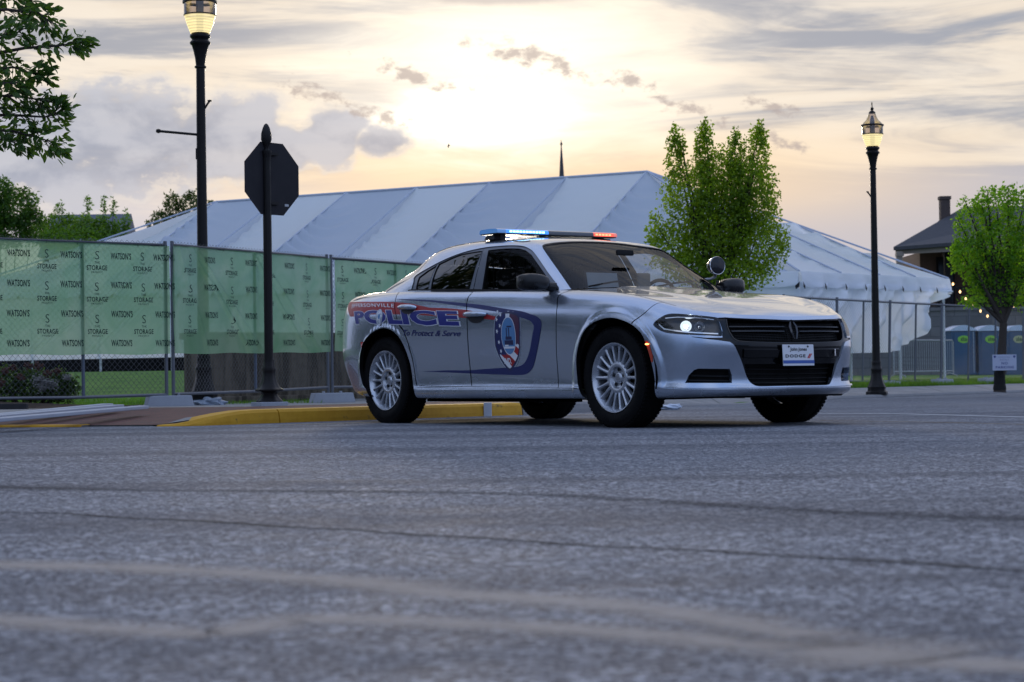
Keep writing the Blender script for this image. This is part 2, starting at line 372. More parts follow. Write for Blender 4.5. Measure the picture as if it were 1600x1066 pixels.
FT={'arch_f':[(10.332,0.5),(10.56,1.695),(10.726,3.584),(10.634,4.331),(10.324,5.02),(9.888,5.477),(9.296,5.785),(8.687,5.923),(8.039,5.843),(7.441,5.621),(6.917,5.114),(6.516,3.944),(6.356,2.671),(6.418,0.308)],
'arch_r':[(19.079,1.955),(19.462,3.404),(19.447,3.96),(19.375,4.39),(19.169,4.872),(18.78,5.22),(18.357,5.438),(17.959,5.514),(17.493,5.347),(17.141,4.951),(16.907,4.268),(16.766,3.463),(16.618,1.185)],
'headlight':[(6.44,6.062),(6.16,6.576),(5.814,7.083),(5.392,7.381),(4.548,7.689),(3.876,7.815),(3.299,7.726),(3.227,6.996),(3.164,6.23),(3.168,5.76),(3.706,5.738),(4.485,5.694),(5.213,5.632),(5.866,5.624),(6.337,5.831)],
'fascia':[(2.935,7.931),(3.274,7.735),(3.208,6.868),(3.141,6.233),(3.154,5.644),(3.802,5.576),(4.485,5.588),(4.485,5.551),(3.347,5.444),(2.865,5.368),(2.697,5.169),(2.541,4.715),(2.309,4.041),(2.054,3.108),(1.787,2.387)],
'fog':[(4.869,2.806),(4.681,3.362),(4.416,3.669),(4.213,3.752),(2.837,3.787),(2.74,3.411),(2.748,2.816)],
'marker':[(6.88,4.934),(6.715,4.979),(6.597,4.817),(6.515,4.556),(6.42,4.253),(6.435,3.978),(6.533,3.949),(6.623,4.189),(6.758,4.532)],
'rmarker':[(19.337,4.903),(19.086,4.92),(19.012,4.822),(19.1,4.623),(19.292,4.624)],
'front_cut':[(11.545,8.483),(11.714,7.728),(11.597,6.51),(11.611,5.176),(11.654,4.067),(11.597,2.054)],
'bc_cut':[(14.785,8.257),(14.81,7.611),(14.71,6.222),(14.698,5.297),(14.715,4.149),(14.646,2.762)],
'rear_cut':[(17.716,8.001),(17.523,6.733),(17.304,5.725),(17.018,5.315),(16.73,4.17),(16.575,2.734)],
'rocker_t':[(16.498,2.735),(15.443,2.639),(14.636,2.563),(13.29,2.232),(11.593,1.987),(10.684,1.94)],
'shut':[(6.539,8.159),(6.933,6.832),(7.387,6.089)],
'blue_o':[(17.812,7.55),(16.615,7.443),(16.118,7.384),(15.491,7.247),(14.76,7.056),(14.174,6.879),(13.606,6.579),(12.93,6.303),(12.596,6.093),(12.345,5.939),(12.201,5.745),(12.172,5.515),(12.233,5.157),(12.366,4.528),(12.532,3.896),(12.636,3.673),(12.793,3.51),(13.029,3.444),(13.694,3.471),(14.806,3.534),(15.451,3.576),(16.383,3.607)],
'blue_i':[(15.5,3.661),(14.803,3.655),(14.239,3.7),(13.632,3.74),(13.132,3.773),(12.895,3.904),(12.762,4.138),(12.648,4.502),(12.536,5.063),(12.458,5.454),(12.515,5.643),(12.621,5.764),(12.918,5.925),(13.589,6.26),(14.144,6.472),(14.729,6.737),(15.464,7.023),(16.097,7.243),(16.593,7.318)],
'red':[(21.673,7.805),(18.975,7.376),(17.458,7.188),(16.72,7.012),(16.023,6.664),(15.427,6.629),(14.731,6.486),(14.133,6.201),(13.718,5.996),(13.772,5.837),(14.212,5.915),(14.58,5.952),(14.971,5.993),(15.691,6.057),(16.647,6.167),(17.84,6.186),(18.725,6.233),(19.911,6.19),(20.311,6.227)],
'police':[(19.96,6.569),(15.04,6.392),(14.946,5.582),(19.678,5.746)],
'jeff':[(20.648,7.384),(17.598,7.022),(17.532,6.59),(20.317,6.864)],
'serve':[(17.053,5.437),(14.924,5.388),(14.935,5.149),(17.065,5.192)],
'shield':[(13.766,5.817),(13.665,6.079),(13.508,6.255),(13.32,6.301),(13.123,6.204),(12.947,5.957),(12.956,5.082),(13.013,4.365),(13.106,4.009),(13.231,3.765),(13.377,3.571),(13.522,3.755),(13.672,4.059),(13.78,4.509),(13.808,4.897)],
'seal':[(13.378,4.917)],
'star':[(18.244,6.09)],
'handle_f':[(14.573,6.297),(14.219,6.288),(14.212,5.915),(14.565,5.922)],
'handle_r':[(17.126,6.817),(16.659,6.814),(16.621,6.363),(17.08,6.366)],
'crease':[(13.898,6.865),(13.37,6.986),(12.837,7.188),(12.414,7.372)],
'grille':[(2.917,7.674),(2.908,6.583),(2.797,5.902),(2.621,5.52),(2.22,5.42),(1.377,5.415),(0.302,5.479)],
'intake':[(2.166,3.81),(2.094,3.271),(1.973,2.813),(1.803,2.502),(0.745,2.355),(0.0,2.401)],
'bar1':[(2.793,6.687),(0.305,7.015)],
'bar2':[(2.707,6.255),(0.362,6.492)],
'plate':[(0.751,5.24),(0.0,5.277),(0.0,3.898),(0.583,3.908)],
'bulb':[(4.845,6.463)],
'dlo':[(10.402,0.0),(10.652,0.752),(10.95,1.48),(10.106,2.197),(8.828,2.592),(7.288,2.837),(6.285,2.904),(4.545,3.063),(3.97,2.785),(3.85,2.331),(3.888,1.175),(3.97,0.048),(4.826,0.0),(7.781,0.0)],
'glass_rq':[(10.179,0.151),(10.555,1.267),(10.035,2.045),(9.489,0.129)],
'glass_rd':[(9.459,0.114),(9.896,1.876),(9.916,2.091),(8.795,2.502),(7.473,2.551),(7.67,1.627),(7.834,0.084)],
'glass_fd':[(7.358,0.006),(7.078,2.594),(6.306,2.655),(4.481,2.75),(4.158,2.359),(4.152,1.498),(4.155,0.843),(4.549,0.098),(4.784,0.095),(7.299,0.113)],
'pillar_fr':[(4.056,0.904),(4.044,0.054),(4.539,0.067)],
'ws':[(2.943,2.873),(2.309,2.733),(1.147,2.889),(0.0,3.005),(0.0,2.984),(3.272,0.812),(3.402,0.06)]}
# ------------------------------------------------------------ police car
B_=make_body(); G_=make_green()
CAR=empty('police_car',(1.44302,14.62163,0),-0.948966,label='silver police sedan with blue and red door stripes and lit roof light bar',cat='police car')
SU,SV=.25,.085
def cr(pts,closed=False,n=5):
    P=np.array(pts,float);m=len(P);out=[]
    for i in range(m if closed else m-1):
        a=P[(i-1)%m] if closed or i>0 else 2*P[0]-P[1];p=P[i];q=P[(i+1)%m]
        c=P[(i+2)%m] if closed or i<m-2 else 2*P[-1]-P[-2]
        for t in np.arange(n)/n: out.append(.5*(2*p+(q-a)*t+(2*a-5*p+4*q-c)*t*t+(3*p-a-3*q+c)*t**3))
    if not closed: out.append(P[-1])
    return [tuple(x) for x in out]
def dens(P,step,closed=True):
    P=np.array(P,float);out=[]
    n=len(P)
    for i in range(n if closed else n-1):
        a,c=P[i],P[(i+1)%n];k=max(1,int(np.ceil(np.hypot(*(c-a))/step)))
        for j in range(k): out.append(a+(c-a)*j/k)
    if not closed: out.append(P[-1])
    return np.array(out)
def pip(pts,poly):
    x,y=pts[:,0],pts[:,1];ins=np.zeros(len(pts),bool);P=np.asarray(poly);n=len(P);j=n-1
    for i in range(n):
        xi,yi=P[i];xj,yj=P[j]
        c=((yi>y)!=(yj>y))
        with np.errstate(divide='ignore',invalid='ignore'): ins^=c&(x<(xj-xi)*(y-yi)/(yj-yi)+xi)
        j=i
    return ins
def strip(line,wd):
    P=np.array(line,float)*(SU,SV);t=np.gradient(P,axis=0);t/=np.linalg.norm(t,axis=1)[:,None];n=np.stack([-t[:,1],t[:,0]],1)*wd/2
    return [tuple(q/(SU,SV)) for q in np.concatenate([P+n,(P-n)[::-1]])]
def nrm(N,u,v,e=2e-3):
    u=np.asarray(u,float);v=np.asarray(v,float)
    a=N(np.minimum(u+e,N.n-1),v)-N(np.maximum(u-e,0),v);c=N(u,np.minimum(v+e,N.m-1))-N(u,np.maximum(v-e,0))
    n=np.cross(a,c);l=np.linalg.norm(n,axis=1)[:,None];return n/np.maximum(l,1e-12)
_t=nrm(B_,[13.],[5.]);SGB=-1. if _t[0,1]>0 else 1.
_t=nrm(G_,[7.],[1.]);SGG=-1. if _t[0,1]>0 else 1.
def SB(u,v,off=0.):
    """body shell point with arch flares, pushed out by off"""
    u=np.atleast_1d(u);v=np.atleast_1d(v);P=B_(u,v);n=nrm(B_,u,v)*SGB
    bm=np.zeros(len(P))
    for cx,cz,rr,w0_,w1_ in ((.037,.36,.415,.080,.045),(-2.962,.36,.422,.042,.030)):
        r=np.hypot(P[:,0]-cx,P[:,2]-cz)-rr;t=np.clip((w0_-r)/w1_,0,1);k=(t*t*(3-2*t))*np.clip((P[:,2]-.2)/.1,0,1)*np.clip((rr+.2-abs(P[:,0]-cx))/.1,0,1)
        bm+=k*(.011 if rr<.42 else .006)*np.clip((-P[:,1]-.8)/.05,0,1)
    # swage line low on the doors and a soft scallop above it
    return P+n*(bm+off)[:,None]
def SG(u,v,off=0.):
    u=np.atleast_1d(u);v=np.atleast_1d(v);return G_(u,v)+nrm(G_,u,v)*SGG*off
def cdt(lines,rect,step):
    sc=np.array((SU,SV));pv=[];pe=[]
    def addl(P,closed):
        k=len(pv);P=dens(np.array(P)*sc,step,closed)
        for q in P: pv.append(Vector(q))
        n=len(P)
        for i in range(n if closed else n-1): pe.append((k+i,k+(i+1)%n))
        return P
    u0,v0,u1,v1=rect
    allp=[addl([(u0,v0),(u1,v0),(u1,v1),(u0,v1)],True)]
    for L,c in lines: allp.append(addl(L,c))
    A=np.concatenate(allp)
    gx=np.arange(u0*SU+step/2,u1*SU,step);gy=np.arange(v0*SV+step/2,v1*SV,step)
    H=set()
    for q in A: H.add((int(q[0]/(step*.6)),int(q[1]/(step*.6))))
    for i,x in enumerate(gx):
        for y in gy:
            yy=y+(step/2 if i%2 else 0)
            if yy>v1*SV-.2*step: continue
            a,c=int(x/(step*.6)),int(yy/(step*.6))
            if (a,c) in H: continue
            pv.append(Vector((x,yy)))
    vo,_,fo,_,_,_=delaunay_2d_cdt(pv,pe,[],0,1e-6)
    V=np.array([tuple(q) for q in vo])/sc;Fc=np.array(fo)
    c=V[Fc].mean(1);ok=(c[:,0]>u0)&(c[:,0]<u1)&(c[:,1]>v0)&(c[:,1]<v1)
    a=V[Fc]*sc;ar=abs(np.cross(a[:,1]-a[:,0],a[:,2]-a[:,0]));ok&=ar>1e-9
    return V,Fc[ok]
def shellpart(name,V,Fc,S,m,off=0.,parent=None,both=True,side=None,smooth=True,sg=1,**k):
    """a part of the shell; both=True mirrors it into the same mesh, else side -1 near / +1 far"""
    if len(Fc)==0: return None
    idx=np.unique(Fc);mp=-np.ones(len(V),int);mp[idx]=np.arange(len(idx));P=S(V[idx,0],V[idx,1],off);f=mp[Fc]
    a=P[f[:,1]]-P[f[:,0]];c=P[f[:,2]]-P[f[:,0]];ctr=P[f].mean(1);nn=np.cross(a,c)
    outw=np.stack([ctr[:,0]*0,ctr[:,1],(ctr[:,2]-.5)],1)+np.where(ctr[:,0]>.3,1,0)[:,None]*np.array([1,0,0])
    Nn=nrm(B_ if S is SB else G_,V[idx,0][f[:,0]],V[idx,1][f[:,0]])*(SGB if S is SB else SGG)
    flip=(nn*Nn).sum(1)<0;f=f.copy();f[flip]=f[flip][:,::-1]
    me=bpy.data.meshes.new(name);M=np.array([1,-1,1])
    if both:
        me.from_pydata(np.concatenate([P,P*M]).tolist(),[],np.concatenate([f,f[:,::-1]+len(P)]).tolist())
        bm=bmesh.new();bm.from_mesh(me);bmesh.ops.remove_doubles(bm,verts=[q for q in bm.verts if abs(q.co.y)<.002],dist=.003);bm.to_mesh(me);bm.free()
    elif side==1: me.from_pydata((P*M).tolist(),[],f[:,::-1].tolist())
    else: me.from_pydata(P.tolist(),[],f.tolist())
    if smooth:
        U,W=V[idx,0],V[idx,1];e=4e-3;NN=B_ if S is SB else G_
        A=S(np.minimum(U+e,NN.n-1),W)-S(np.maximum(U-e,0),W);D=S(U,np.minimum(W+e,NN.m-1))-S(U,np.maximum(W-e,0));q=np.cross(A,D)
        ln=np.linalg.norm(q,axis=1);q=q/np.maximum(ln,1e-12)[:,None]*(SGB if S is SB else SGG)
        bad=ln<1e-9;q[bad]=Nn[0]
        NA=np.concatenate([q,q*M]) if both else (q*M if side==1 else q);PA=np.concatenate([P,P*M]) if both else (P*M if side==1 else P)
        if len(me.vertices)!=len(PA):
            co=np.empty(len(me.vertices)*3);me.vertices.foreach_get('co',co);co=co.reshape(-1,3);key={tuple(np.round(p,4)):i for i,p in enumerate(PA)};NV=[]
            for c in co:
                i=key.get(tuple(np.round(c,4)))
                NV.append(NA[i] if i is not None else NA[int(np.argmin(((PA-c)**2).sum(1)))])
            NA=np.array(NV);mid=abs(co[:,1])<.002;NA[mid,1]=0;NA/=np.linalg.norm(NA,axis=1)[:,None]
        me.shade_smooth();me.normals_split_custom_set_from_vertices([tuple(x) for x in NA])
    return obj(name,me,m,parent or CAR,smooth,**k)
def wall(mb,S,line,o0,o1,closed=True,mirror=True,mi=0):
    """flange from offset o0 to o1 along an outline"""
    L=dens(np.array(line)*(SU,SV),.012,closed)/(SU,SV)
    A=S(L[:,0],np.clip(L[:,1],0,None),o0);C=S(L[:,0],np.clip(L[:,1],0,None),o1);n=len(L)
    for M in ((1,-1) if mirror else (1,)):
        mb.add(np.concatenate([A,C])*(1,M,1),[(i,(i+1)%n,n+(i+1)%n,n+i) for i in range(n if closed else n-1)],mi)
    return mb

# paint: fine silver flake with clear coat
def paintmat():
    m,bb=newmat('silver_paint');t=bb.n('ShaderNodeTexCoord');v=t.outputs['Object']
    n=bb.noise(v,3,5);fl=bb.noise(v,900,2)
    c=bb.mix(n,(.42,.485,.59),(.48,.545,.65))
    r=bb.ss(n,.3,.7,.20,.26)
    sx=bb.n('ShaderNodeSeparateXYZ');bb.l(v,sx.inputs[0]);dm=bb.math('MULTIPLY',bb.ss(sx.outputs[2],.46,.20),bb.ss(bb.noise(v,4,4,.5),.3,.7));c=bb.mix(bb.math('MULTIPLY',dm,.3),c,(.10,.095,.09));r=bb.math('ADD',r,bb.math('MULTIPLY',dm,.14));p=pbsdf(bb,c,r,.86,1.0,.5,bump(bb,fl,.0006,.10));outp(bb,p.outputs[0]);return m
PAINT=paintmat()
BLK=mat('gloss_black',(.003,.003,.004),.10,0,.05,spec=.40)
MBLK=mat('matt_black',(.003,.003,.0035),.6,spec=.12)
DARK=mat('liner_black',(.002,.002,.002),.95,spec=.02)
RUB=mat('rubber_trim',(.005,.005,.006),.5)
CHR=mat('chrome',(.75,.75,.76),.10,1.)
GLS=glassmat('window_glass',(.90,.91,.92),.28)
TGL=glassmat('tinted_glass',(.08,.085,.09),1.5)
WSG=glassmat('windshield_glass',(.88,.90,.90),.55)
LENS=glassmat('lamp_lens',(.93,.93,.93),1.1)

f=FT
archF=[(10.2,-.8)]+cr(f['arch_f'])+[(6.43,-.8)]
archR=[(18.95,-.8),(18.98,1.0)]+cr(f['arch_r'])+[(16.55,-.8)]
hl=cr(f['headlight'],True,4); 
fas=[(0,7.9)]+[(1.5,7.93)]+f['fascia'][:9]+cr(f['fascia'][9:],False,4)+cr([(1.6,2.2),(1.2,2.14),(.6,2.12),(0,2.14)],False,3)
fas=[p for p in fas]
fog=cr(f['fog'],True,1)
mk=f['marker'];rmk=f['rmarker']
grl=[(0,7.74),(1.6,7.74)]+cr(f['grille'],False,4)+[(0,5.49)]
itk=[(0,4.1),(1.3,4.08),(2.20,4.05)]+cr(f['intake'],False,3)
fc=cr([(11.42,9.4)]+f['front_cut'],False,3);bc=cr([(14.86,9.4)]+f['bc_cut'],False,3)
rc=cr([(17.95,9.4)]+f['rear_cut'],False,3);rt=f['rocker_t'];sh=cr([(6.25,9.4)]+f['shut']+[(7.62,5.75)],False,3)
FD=fc+[(13.29,2.232)]+bc[::-1];RD=bc+[(15.443,2.639)]+rc[::-1]
bumper=[(-.1,-.9),(6.43,-.9)]+[p for p in archF if p[0]<7.62][0:0]+[(6.43,.3),(6.9,5.0),(7.62,5.75)]+sh[::-1]+[(-.1,9.4)]
gaps=[strip(x,.007) for x in (fc,bc,rc,sh)]+[strip(rt,.008)]
lines=[(archF,True),(archR,True),(hl,True),(fas,True),(fog,True),(mk,True),(rmk,True)]+[(g,True) for g in gaps]
tail=[(22.9,6.3),(23.6,7.6),(26.2,7.6),(26.2,6.3)]
lines.append((tail,True))
V,Fc=cdt([([(min(max(a,-.5),26.5),b) for a,b in L],c) for L,c in lines],(0,0,26,9),.0145)
C=V[Fc].mean(1)
cls=np.full(len(Fc),'body',dtype=object)
cls[pip(C,bumper)]='bumper';cls[pip(C,FD)]='fd';cls[pip(C,RD)]='rd'
for g in gaps: cls[pip(C,g)]='gap'
cls[pip(C,tail)]='tail';cls[pip(C,hl)]='hl';cls[pip(C,fas)]='fas';cls[pip(C,hl)]='hl';cls[pip(C,fog)]='fog';cls[pip(C,mk)]='mk';cls[pip(C,rmk)]='rmk'
cls[pip(C,archF)]='x';cls[pip(C,archR)]='x'
cls[(cls=='fas')&(C[:,0]<.0)]='fas'
body=shellpart('body',V,Fc[cls=='body'],SB,PAINT)
bump_o=shellpart('front_bumper',V,Fc[cls=='bumper'],SB,PAINT)
for s in (-1,1):
    fd=shellpart('front_door',V,Fc[cls=='fd'],SB,PAINT,both=False,side=s); rd=shellpart('rear_door',V,Fc[cls=='rd'],SB,PAINT,both=False,side=s)
    if s==-1: FDo,RDo=fd,rd
    else: FDf,RDf=fd,rd
liner=shellpart('inner_liner',V,Fc[(cls!='x')&(cls!='hl')&(cls!='fas')&(cls!='fog')],SB,DARK,off=-.022)
# flanges round the openings
for L in (archF,archR):
    for s in (-1,1):
        mb=MB();wall(mb,SB,[p for p in L if p[1]>=-.1],0,-.035,False,False);mb.v=[(x,y*-s,z) for x,y,z in mb.v];mb.build('arch_lip',MBLK,body)
mb=MB();wall(mb,SB,fog,0,-.06);wall(mb,SB,hl,0,-.02);wall(mb,SB,[p for p in fas if p[0]>.01],0,-.03,False);mb.build('opening_edge',PAINT,bump_o)
# front fascia, grille and intake
fm=(cls=='fas');V2,F2=V,Fc[fm]
L2=[(grl,True),(itk,True),(fas,True)]
V2,F2=cdt([([(max(a,-.5),b) for a,b in L],c) for L,c in L2],(0,0,3.6,9),.02);C2=V2[F2].mean(1)
inf=pip(C2,fas);ig=pip(C2,grl);ii=pip(C2,itk)
gs=shellpart('grille_surround',V2,F2[inf&~ig&~ii],SB,BLK,off=-.010)
shellpart('lower_intake',V2,F2[inf&ii],SB,MBLK,off=-.06)
gr=shellpart('grille',V2,F2[inf&ig],SB,MBLK,off=-.055)
mb=MB();wall(mb,SB,[p for p in grl if p[0]>0],-.010,-.058,False);wall(mb,SB,[p for p in itk if p[0]>0],-.010,-.062,False);mb.build('inner_edge',BLK,gs)
def band(mb,S,line,hw,off,th=.012,mirror=True,mi=0):
    """a raised moulding following the shell"""
    L=dens(np.array(line)*(SU,SV),.02,False)/(SU,SV);u,v=L[:,0],L[:,1];dv=hw/SV
    a=S(u,v-dv,off-th);c=S(u,v-dv*.7,off);d=S(u,v+dv*.7,off);e=S(u,v+dv,off-th);n=len(L)
    for M in ((1,-1) if mirror else (1,)):
        mb.add(np.concatenate([a,c,d,e])*(1,M,1),[(r*n+i,r*n+i+1,(r+1)*n+i+1,(r+1)*n+i) for r in range(3) for i in range(n-1)],mi)
    return mb
mb=MB()
for ln in (f['bar1'],f['bar2']): band(mb,SB,ln,.007,-.020,.02)
mb.build('grille_bar',mat('dark_chrome',(.045,.047,.052),.28,.8),gr)
mb=MB();wall(mb,SB,[p for p in grl if p[0]>0.0],-.004,-.016,False)
gl_in=[(max(0,a*.985),6.6+(b-6.6)*.965) for a,b in grl]
gi=SB([p[0] for p in grl],[p[1] for p in grl],-.005);gj=SB([p[0] for p in gl_in],[p[1] for p in gl_in],-.006);n_=len(grl)
for M in (1,-1): mb.add(np.concatenate([gi,gj])*(1,M,1),[(i,i+1,n_+i+1,n_+i) for i in range(n_-1)])
mb.build('grille_frame',mat('grille_frame_black',(.03,.03,.033),.22,.3,.4),gr)
mb=MB()
for k in range(9): band(mb,SB,[(.05,5.75+k*.22),(2.75 if k>1 else 2.5,5.72+k*.22)],.002,-.045,.01)
for u_ in np.arange(.12,2.75,.12): 
    P=SB([u_]*6,np.linspace(5.6,7.6,6),-.047)
    for M in (1,-1): mb.tube(P*(1,M,1),.002,4)
mb.build('grille_mesh',mat('mesh_black',(.006,.006,.007),.4,spec=.2),gr)
# centre cross piece of two slanting blades
mb=MB()
for s in (-1,1):
    for (a,v0,v1) in ((.13,5.75,7.5),):
        P=[SB([abs(q)],[vv],-.006+.004)[0]*(1,s,1) for q,vv in ((.05,5.75),(.13,6.3),(.15,6.9),(.07,7.55))]
        mb.tube(P,[.006,.011,.012,.006],6)
mb.build('grille_emblem',mat('emblem_dark',(.07,.07,.075),.25,.7),gr)
mb=MB();band(mb,SB,[(.0,4.75),(1.2,4.73),(2.3,4.68)],.028,.004,.02);mb.build('bumper_bar',BLK,gs)
mb=MB();
for k in range(5): band(mb,SB,[(.02,2.6+k*.28),(1.85+.06*k,2.62+k*.28)],.003,-.040,.012)
mb.build('intake_slat',mat('mesh_black',(.006,.006,.007),.4,spec=.2),gs)
# fog recess
fgm=Fc[cls=='fog'];FG_={s:shellpart('fog_grille',V,fgm,SB,MBLK,off=-.055,both=False,side=s) for s in (-1,1)}
for s in (-1,1):
  for vv in (3.05,3.33):
    mb=MB();band(mb,SB,[(2.8,vv),(4.75 if vv<3.1 else 4.6,vv)],.004,-.035,.012,False);mb.v=[(x,y*-s,z) for x,y,z in mb.v];mb.build('fog_slat',mat('slat_dark',(.015,.016,.018),.35),FG_[s])
mb=MB();band(mb,SB,[(5.9,2.25),(5.0,2.15),(4.2,2.1),(3,2.05),(1.6,1.95),(0,1.95)],.012,.012,.02);mb.build('lip_spoiler',PAINT,bump_o)
mb=MB()
pl=[(u,.0) for u in np.linspace(0,6.3,30)];a=SB([p[0] for p in pl],[.35]*30,-.004);c=SB([p[0] for p in pl],[0]*30,.0);e=SB([p[0] for p in pl],[0]*30,-.10);e[:,2]-=.02;c=SB([p[0] for p in pl],[0]*30,-.02);c[:,2]-=.028
n_=30
for M in (1,-1): mb.add(np.concatenate([a,c,e])*(1,M,1),[(r*n_+i,r*n_+i+1,(r+1)*n_+i+1,(r+1)*n_+i) for r in range(2) for i in range(n_-1)])
mb.build('chin_valance',MBLK,bump_o,True)
# headlights
LITR=emit('lit_reflector',(.72,.85,1.),1.1)
for s in (-1,1):
    hlo=shellpart('headlight',V,Fc[cls=='hl'],SB,mat('lamp_housing',(.05,.052,.056),.22,.75),off=-.055,both=False,side=s)
    L=shellpart('lens',V,Fc[cls=='hl'],SB,LENS,off=-.001,both=False,side=s,parent=hlo)
    mb=MB();W=[];wall(mb,SB,hl,-.002,-.056,mirror=False);mb.v=[(x,y*(-s),z) for x,y,z in mb.v] if s==1 else mb.v
    mb.build('lamp_rim',BLK,hlo)
    mb=MB()
    band(mb,SB,[(3.3,5.95),(4.0,5.93),(5.0,5.88),(5.9,5.85),(6.2,6.1)],.006,-.012,.012,False)
    band(mb,SB,[(3.45,7.5),(4.0,7.6),(4.6,7.45),(5.3,7.15),(5.9,6.75)],.005,-.014,.012,False)
    if s==1: mb.v=[(x,-y,z) for x,y,z in mb.v]
    mb.build('light_strip',mat('reflector_chrome',(.8,.8,.8),.15,1.),hlo)
    for (uu,vv,rr,st) in ((4.85,6.50,.036,1),(4.15,6.6,.034,0)):
        c0=SB([uu],[vv],-.040)[0];ax=Vector((.80,-.60,0.02)).normalized()
        c0=Vector(c0);
        if s==1: c0.y*=-1;ax.y*=-1
        M=Matrix.Translation(c0)@ax.to_track_quat('Z','Y').to_matrix().to_4x4()
        mb=MB();mb.lathe([(rr*.15,-.02),(rr*.6,-.012),(rr,.006),(rr*1.08,.010),(rr*1.08,.0)],20,M);mb.build('reflector',(mat('reflector_chrome',(.8,.8,.8),.15,1.) if not (st and s==-1) else LITR),hlo,True)
        mb=MB();mb.lathe([(rr*.36,-.01),(rr*.32,.004),(rr*.2,.008),(0,.010)],16,M);mb.build('bulb',emit('lamp_on',(.88,.94,1.),(60. if s==-1 else 3.)) if st else mat('projector_glass',(.3,.32,.35),.05,.2,1.),hlo,True)
MATS['lamp_on2']=None
for s in (-1,1):
    shellpart('side_marker',V,Fc[cls=='mk'],SB,mat('amber_red',(.42,.05,.02),.2,0,1.),off=.003,both=False,side=s)
    P=SB([6.70],[4.80],.006)[0];mb=MB();mb.lathe([(.0,-.006),(.012,-.004),(.014,.0),(.012,.004),(0,.006)],10,Matrix.Translation(Vector(P)*1 if s==-1 else Vector((P[0],-P[1],P[2]))));mb.build('marker_bulb',emit('marker_on',(1.,.35,.10),5.),CAR,True)
    shellpart('rear_marker',V,Fc[cls=='rmk'],SB,mat('red_lens',(.55,.02,.02),.2,0,1.),off=.003,both=False,side=s)
shellpart('tail_light',V,Fc[cls=='tail'],SB,mat('red_lens',(.55,.02,.02),.2,0,1.),off=.002)
# ---- hood
rows=[]
us=[0,1.1,2.2,3.2,4.1,4.9]
r0=B_(us,[9]*6);rows.append([tuple(q*(1,1,1)) for q in r0])
cen=[(.79,.806),(.62,.853),(.40,.895),(.17,.930),(-.06,.962),(-.27,.992),(-.44,1.015),(-.55,1.030)]
su_=[5.5,6.1,6.9,7.9,8.95,9.9,10.7,11.15]
for (xc,zc),us_ in zip(cen,su_):
    e=B_([us_],[9])[0];row=[]
    for t in (0,.2,.42,.64,.84,1.):
        x=xc+(e[0]-xc)*t**2.0;y=e[1]*t;z=zc+(e[2]-zc)*t**2.4;row.append((x,y,z))
    rows.append(row)
HN=Net.__new__(Net);Pm=np.array(rows);HN.n=len(rows);HN.m=6;HN.pad=0
Pf=np.concatenate([(Pm[:,1:]*(1,-1,1))[:,::-1],Pm],1);HN.P=Pf;HN.Du=spl(len(Pf));HN.Dv=spl(11);HN.m=11
def SH(a,t,off=0):
    P=HN(np.atleast_1d(a),np.atleast_1d(t));y=abs(P[:,1]);x=P[:,0]
    fade=np.clip((.70-x)/.35,0,1)
    rid=.010*fade*(1/(1+np.exp(-(.40-y)/.022)))*np.clip((y-.0)/.05,0,1)**0
    P[:,2]+=rid+off;return P
nu,nv=120,200
A,T=np.meshgrid(np.linspace(0,len(rows)-1,nu+1),np.linspace(0,10,nv+1));P=SH(A.ravel(),T.ravel())
hood=pydata('hood',P,[(j*(nu+1)+i,(j+1)*(nu+1)+i,(j+1)*(nu+1)+i+1,j*(nu+1)+i+1) for j in range(nv) for i in range(nu)],PAINT,CAR,True)
# dark gap line along hood sides and the cowl behind it
for s in (-1,1):
    mb=MB();q=SB(np.linspace(5.6,11.1,50),[8.97]*50,.0015);q2=SB(np.linspace(5.6,11.1,50),[8.90]*50,.0015)
    mb.add(np.concatenate([q,q2])*(1,-s,1),[(i,i+1,50+i+1,50+i) for i in range(49)]);mb.build('hood_gap',DARK,hood)
# belt, cowl and deck between the lower shell and the glasshouse
def ring(name,ub,ug,m,n,lift,par=CAR,q=10):
    U1=np.interp(np.linspace(0,1,n),np.linspace(0,1,len(ub)),ub);U2=np.interp(np.linspace(0,1,n),np.linspace(0,1,len(ug)),ug)
    A=B_(U1,[9]*n);Cc=G_(U2,[0]*n);v=[];fcs=[]
    for k in range(q+1):
        t=k/q;P=A*(1-t)+Cc*t;P[:,2]+=lift*math.sin(math.pi*t)-.004*(t>0.99);v.append(P)
    v=np.concatenate(v);nn=len(v)
    ff=[(k*n+i,k*n+i+1,(k+1)*n+i+1,(k+1)*n+i) for k in range(q) for i in range(n-1)]
    return pydata(name,np.concatenate([v,v*(1,-1,1)]),ff+[tuple(x+nn for x in g)[::-1] for g in ff],m,par,True)
ring('rear_deck',[16.2,17.4,18.3,19.2,20.3,21.5,23,24.5,26],[9.6,10.6,11.4,12.2,12.8,13.3,14.2,15,16],PAINT,60,.006)
ring('belt_seal',[11.2,12,13,14,15,16.2],[3.9,4.6,5.5,6.7,7.9,9.6],RUB,40,.0,q=2)
mb=MB();hr=SH([len(rows)-1.02]*21,np.linspace(0,10,21));gb=[]
for t in np.linspace(-1,1,21):
    q=G_([abs(t)*4.0],[0])[0]*(1,-1 if t>0 else 1,1);gb.append(q)
gb=np.array(gb);hr2=hr.copy();hr2[:,2]-=.012;gb=gb[::-1] if (gb[0][1]*hr[0][1]<0) else gb
gb2=gb.copy();gb2[:,2]+=.003
mb.add(np.concatenate([hr2,gb2]),[(i,i+1,21+i+1,21+i) for i in range(20)]);mb.build('cowl',MBLK,CAR)
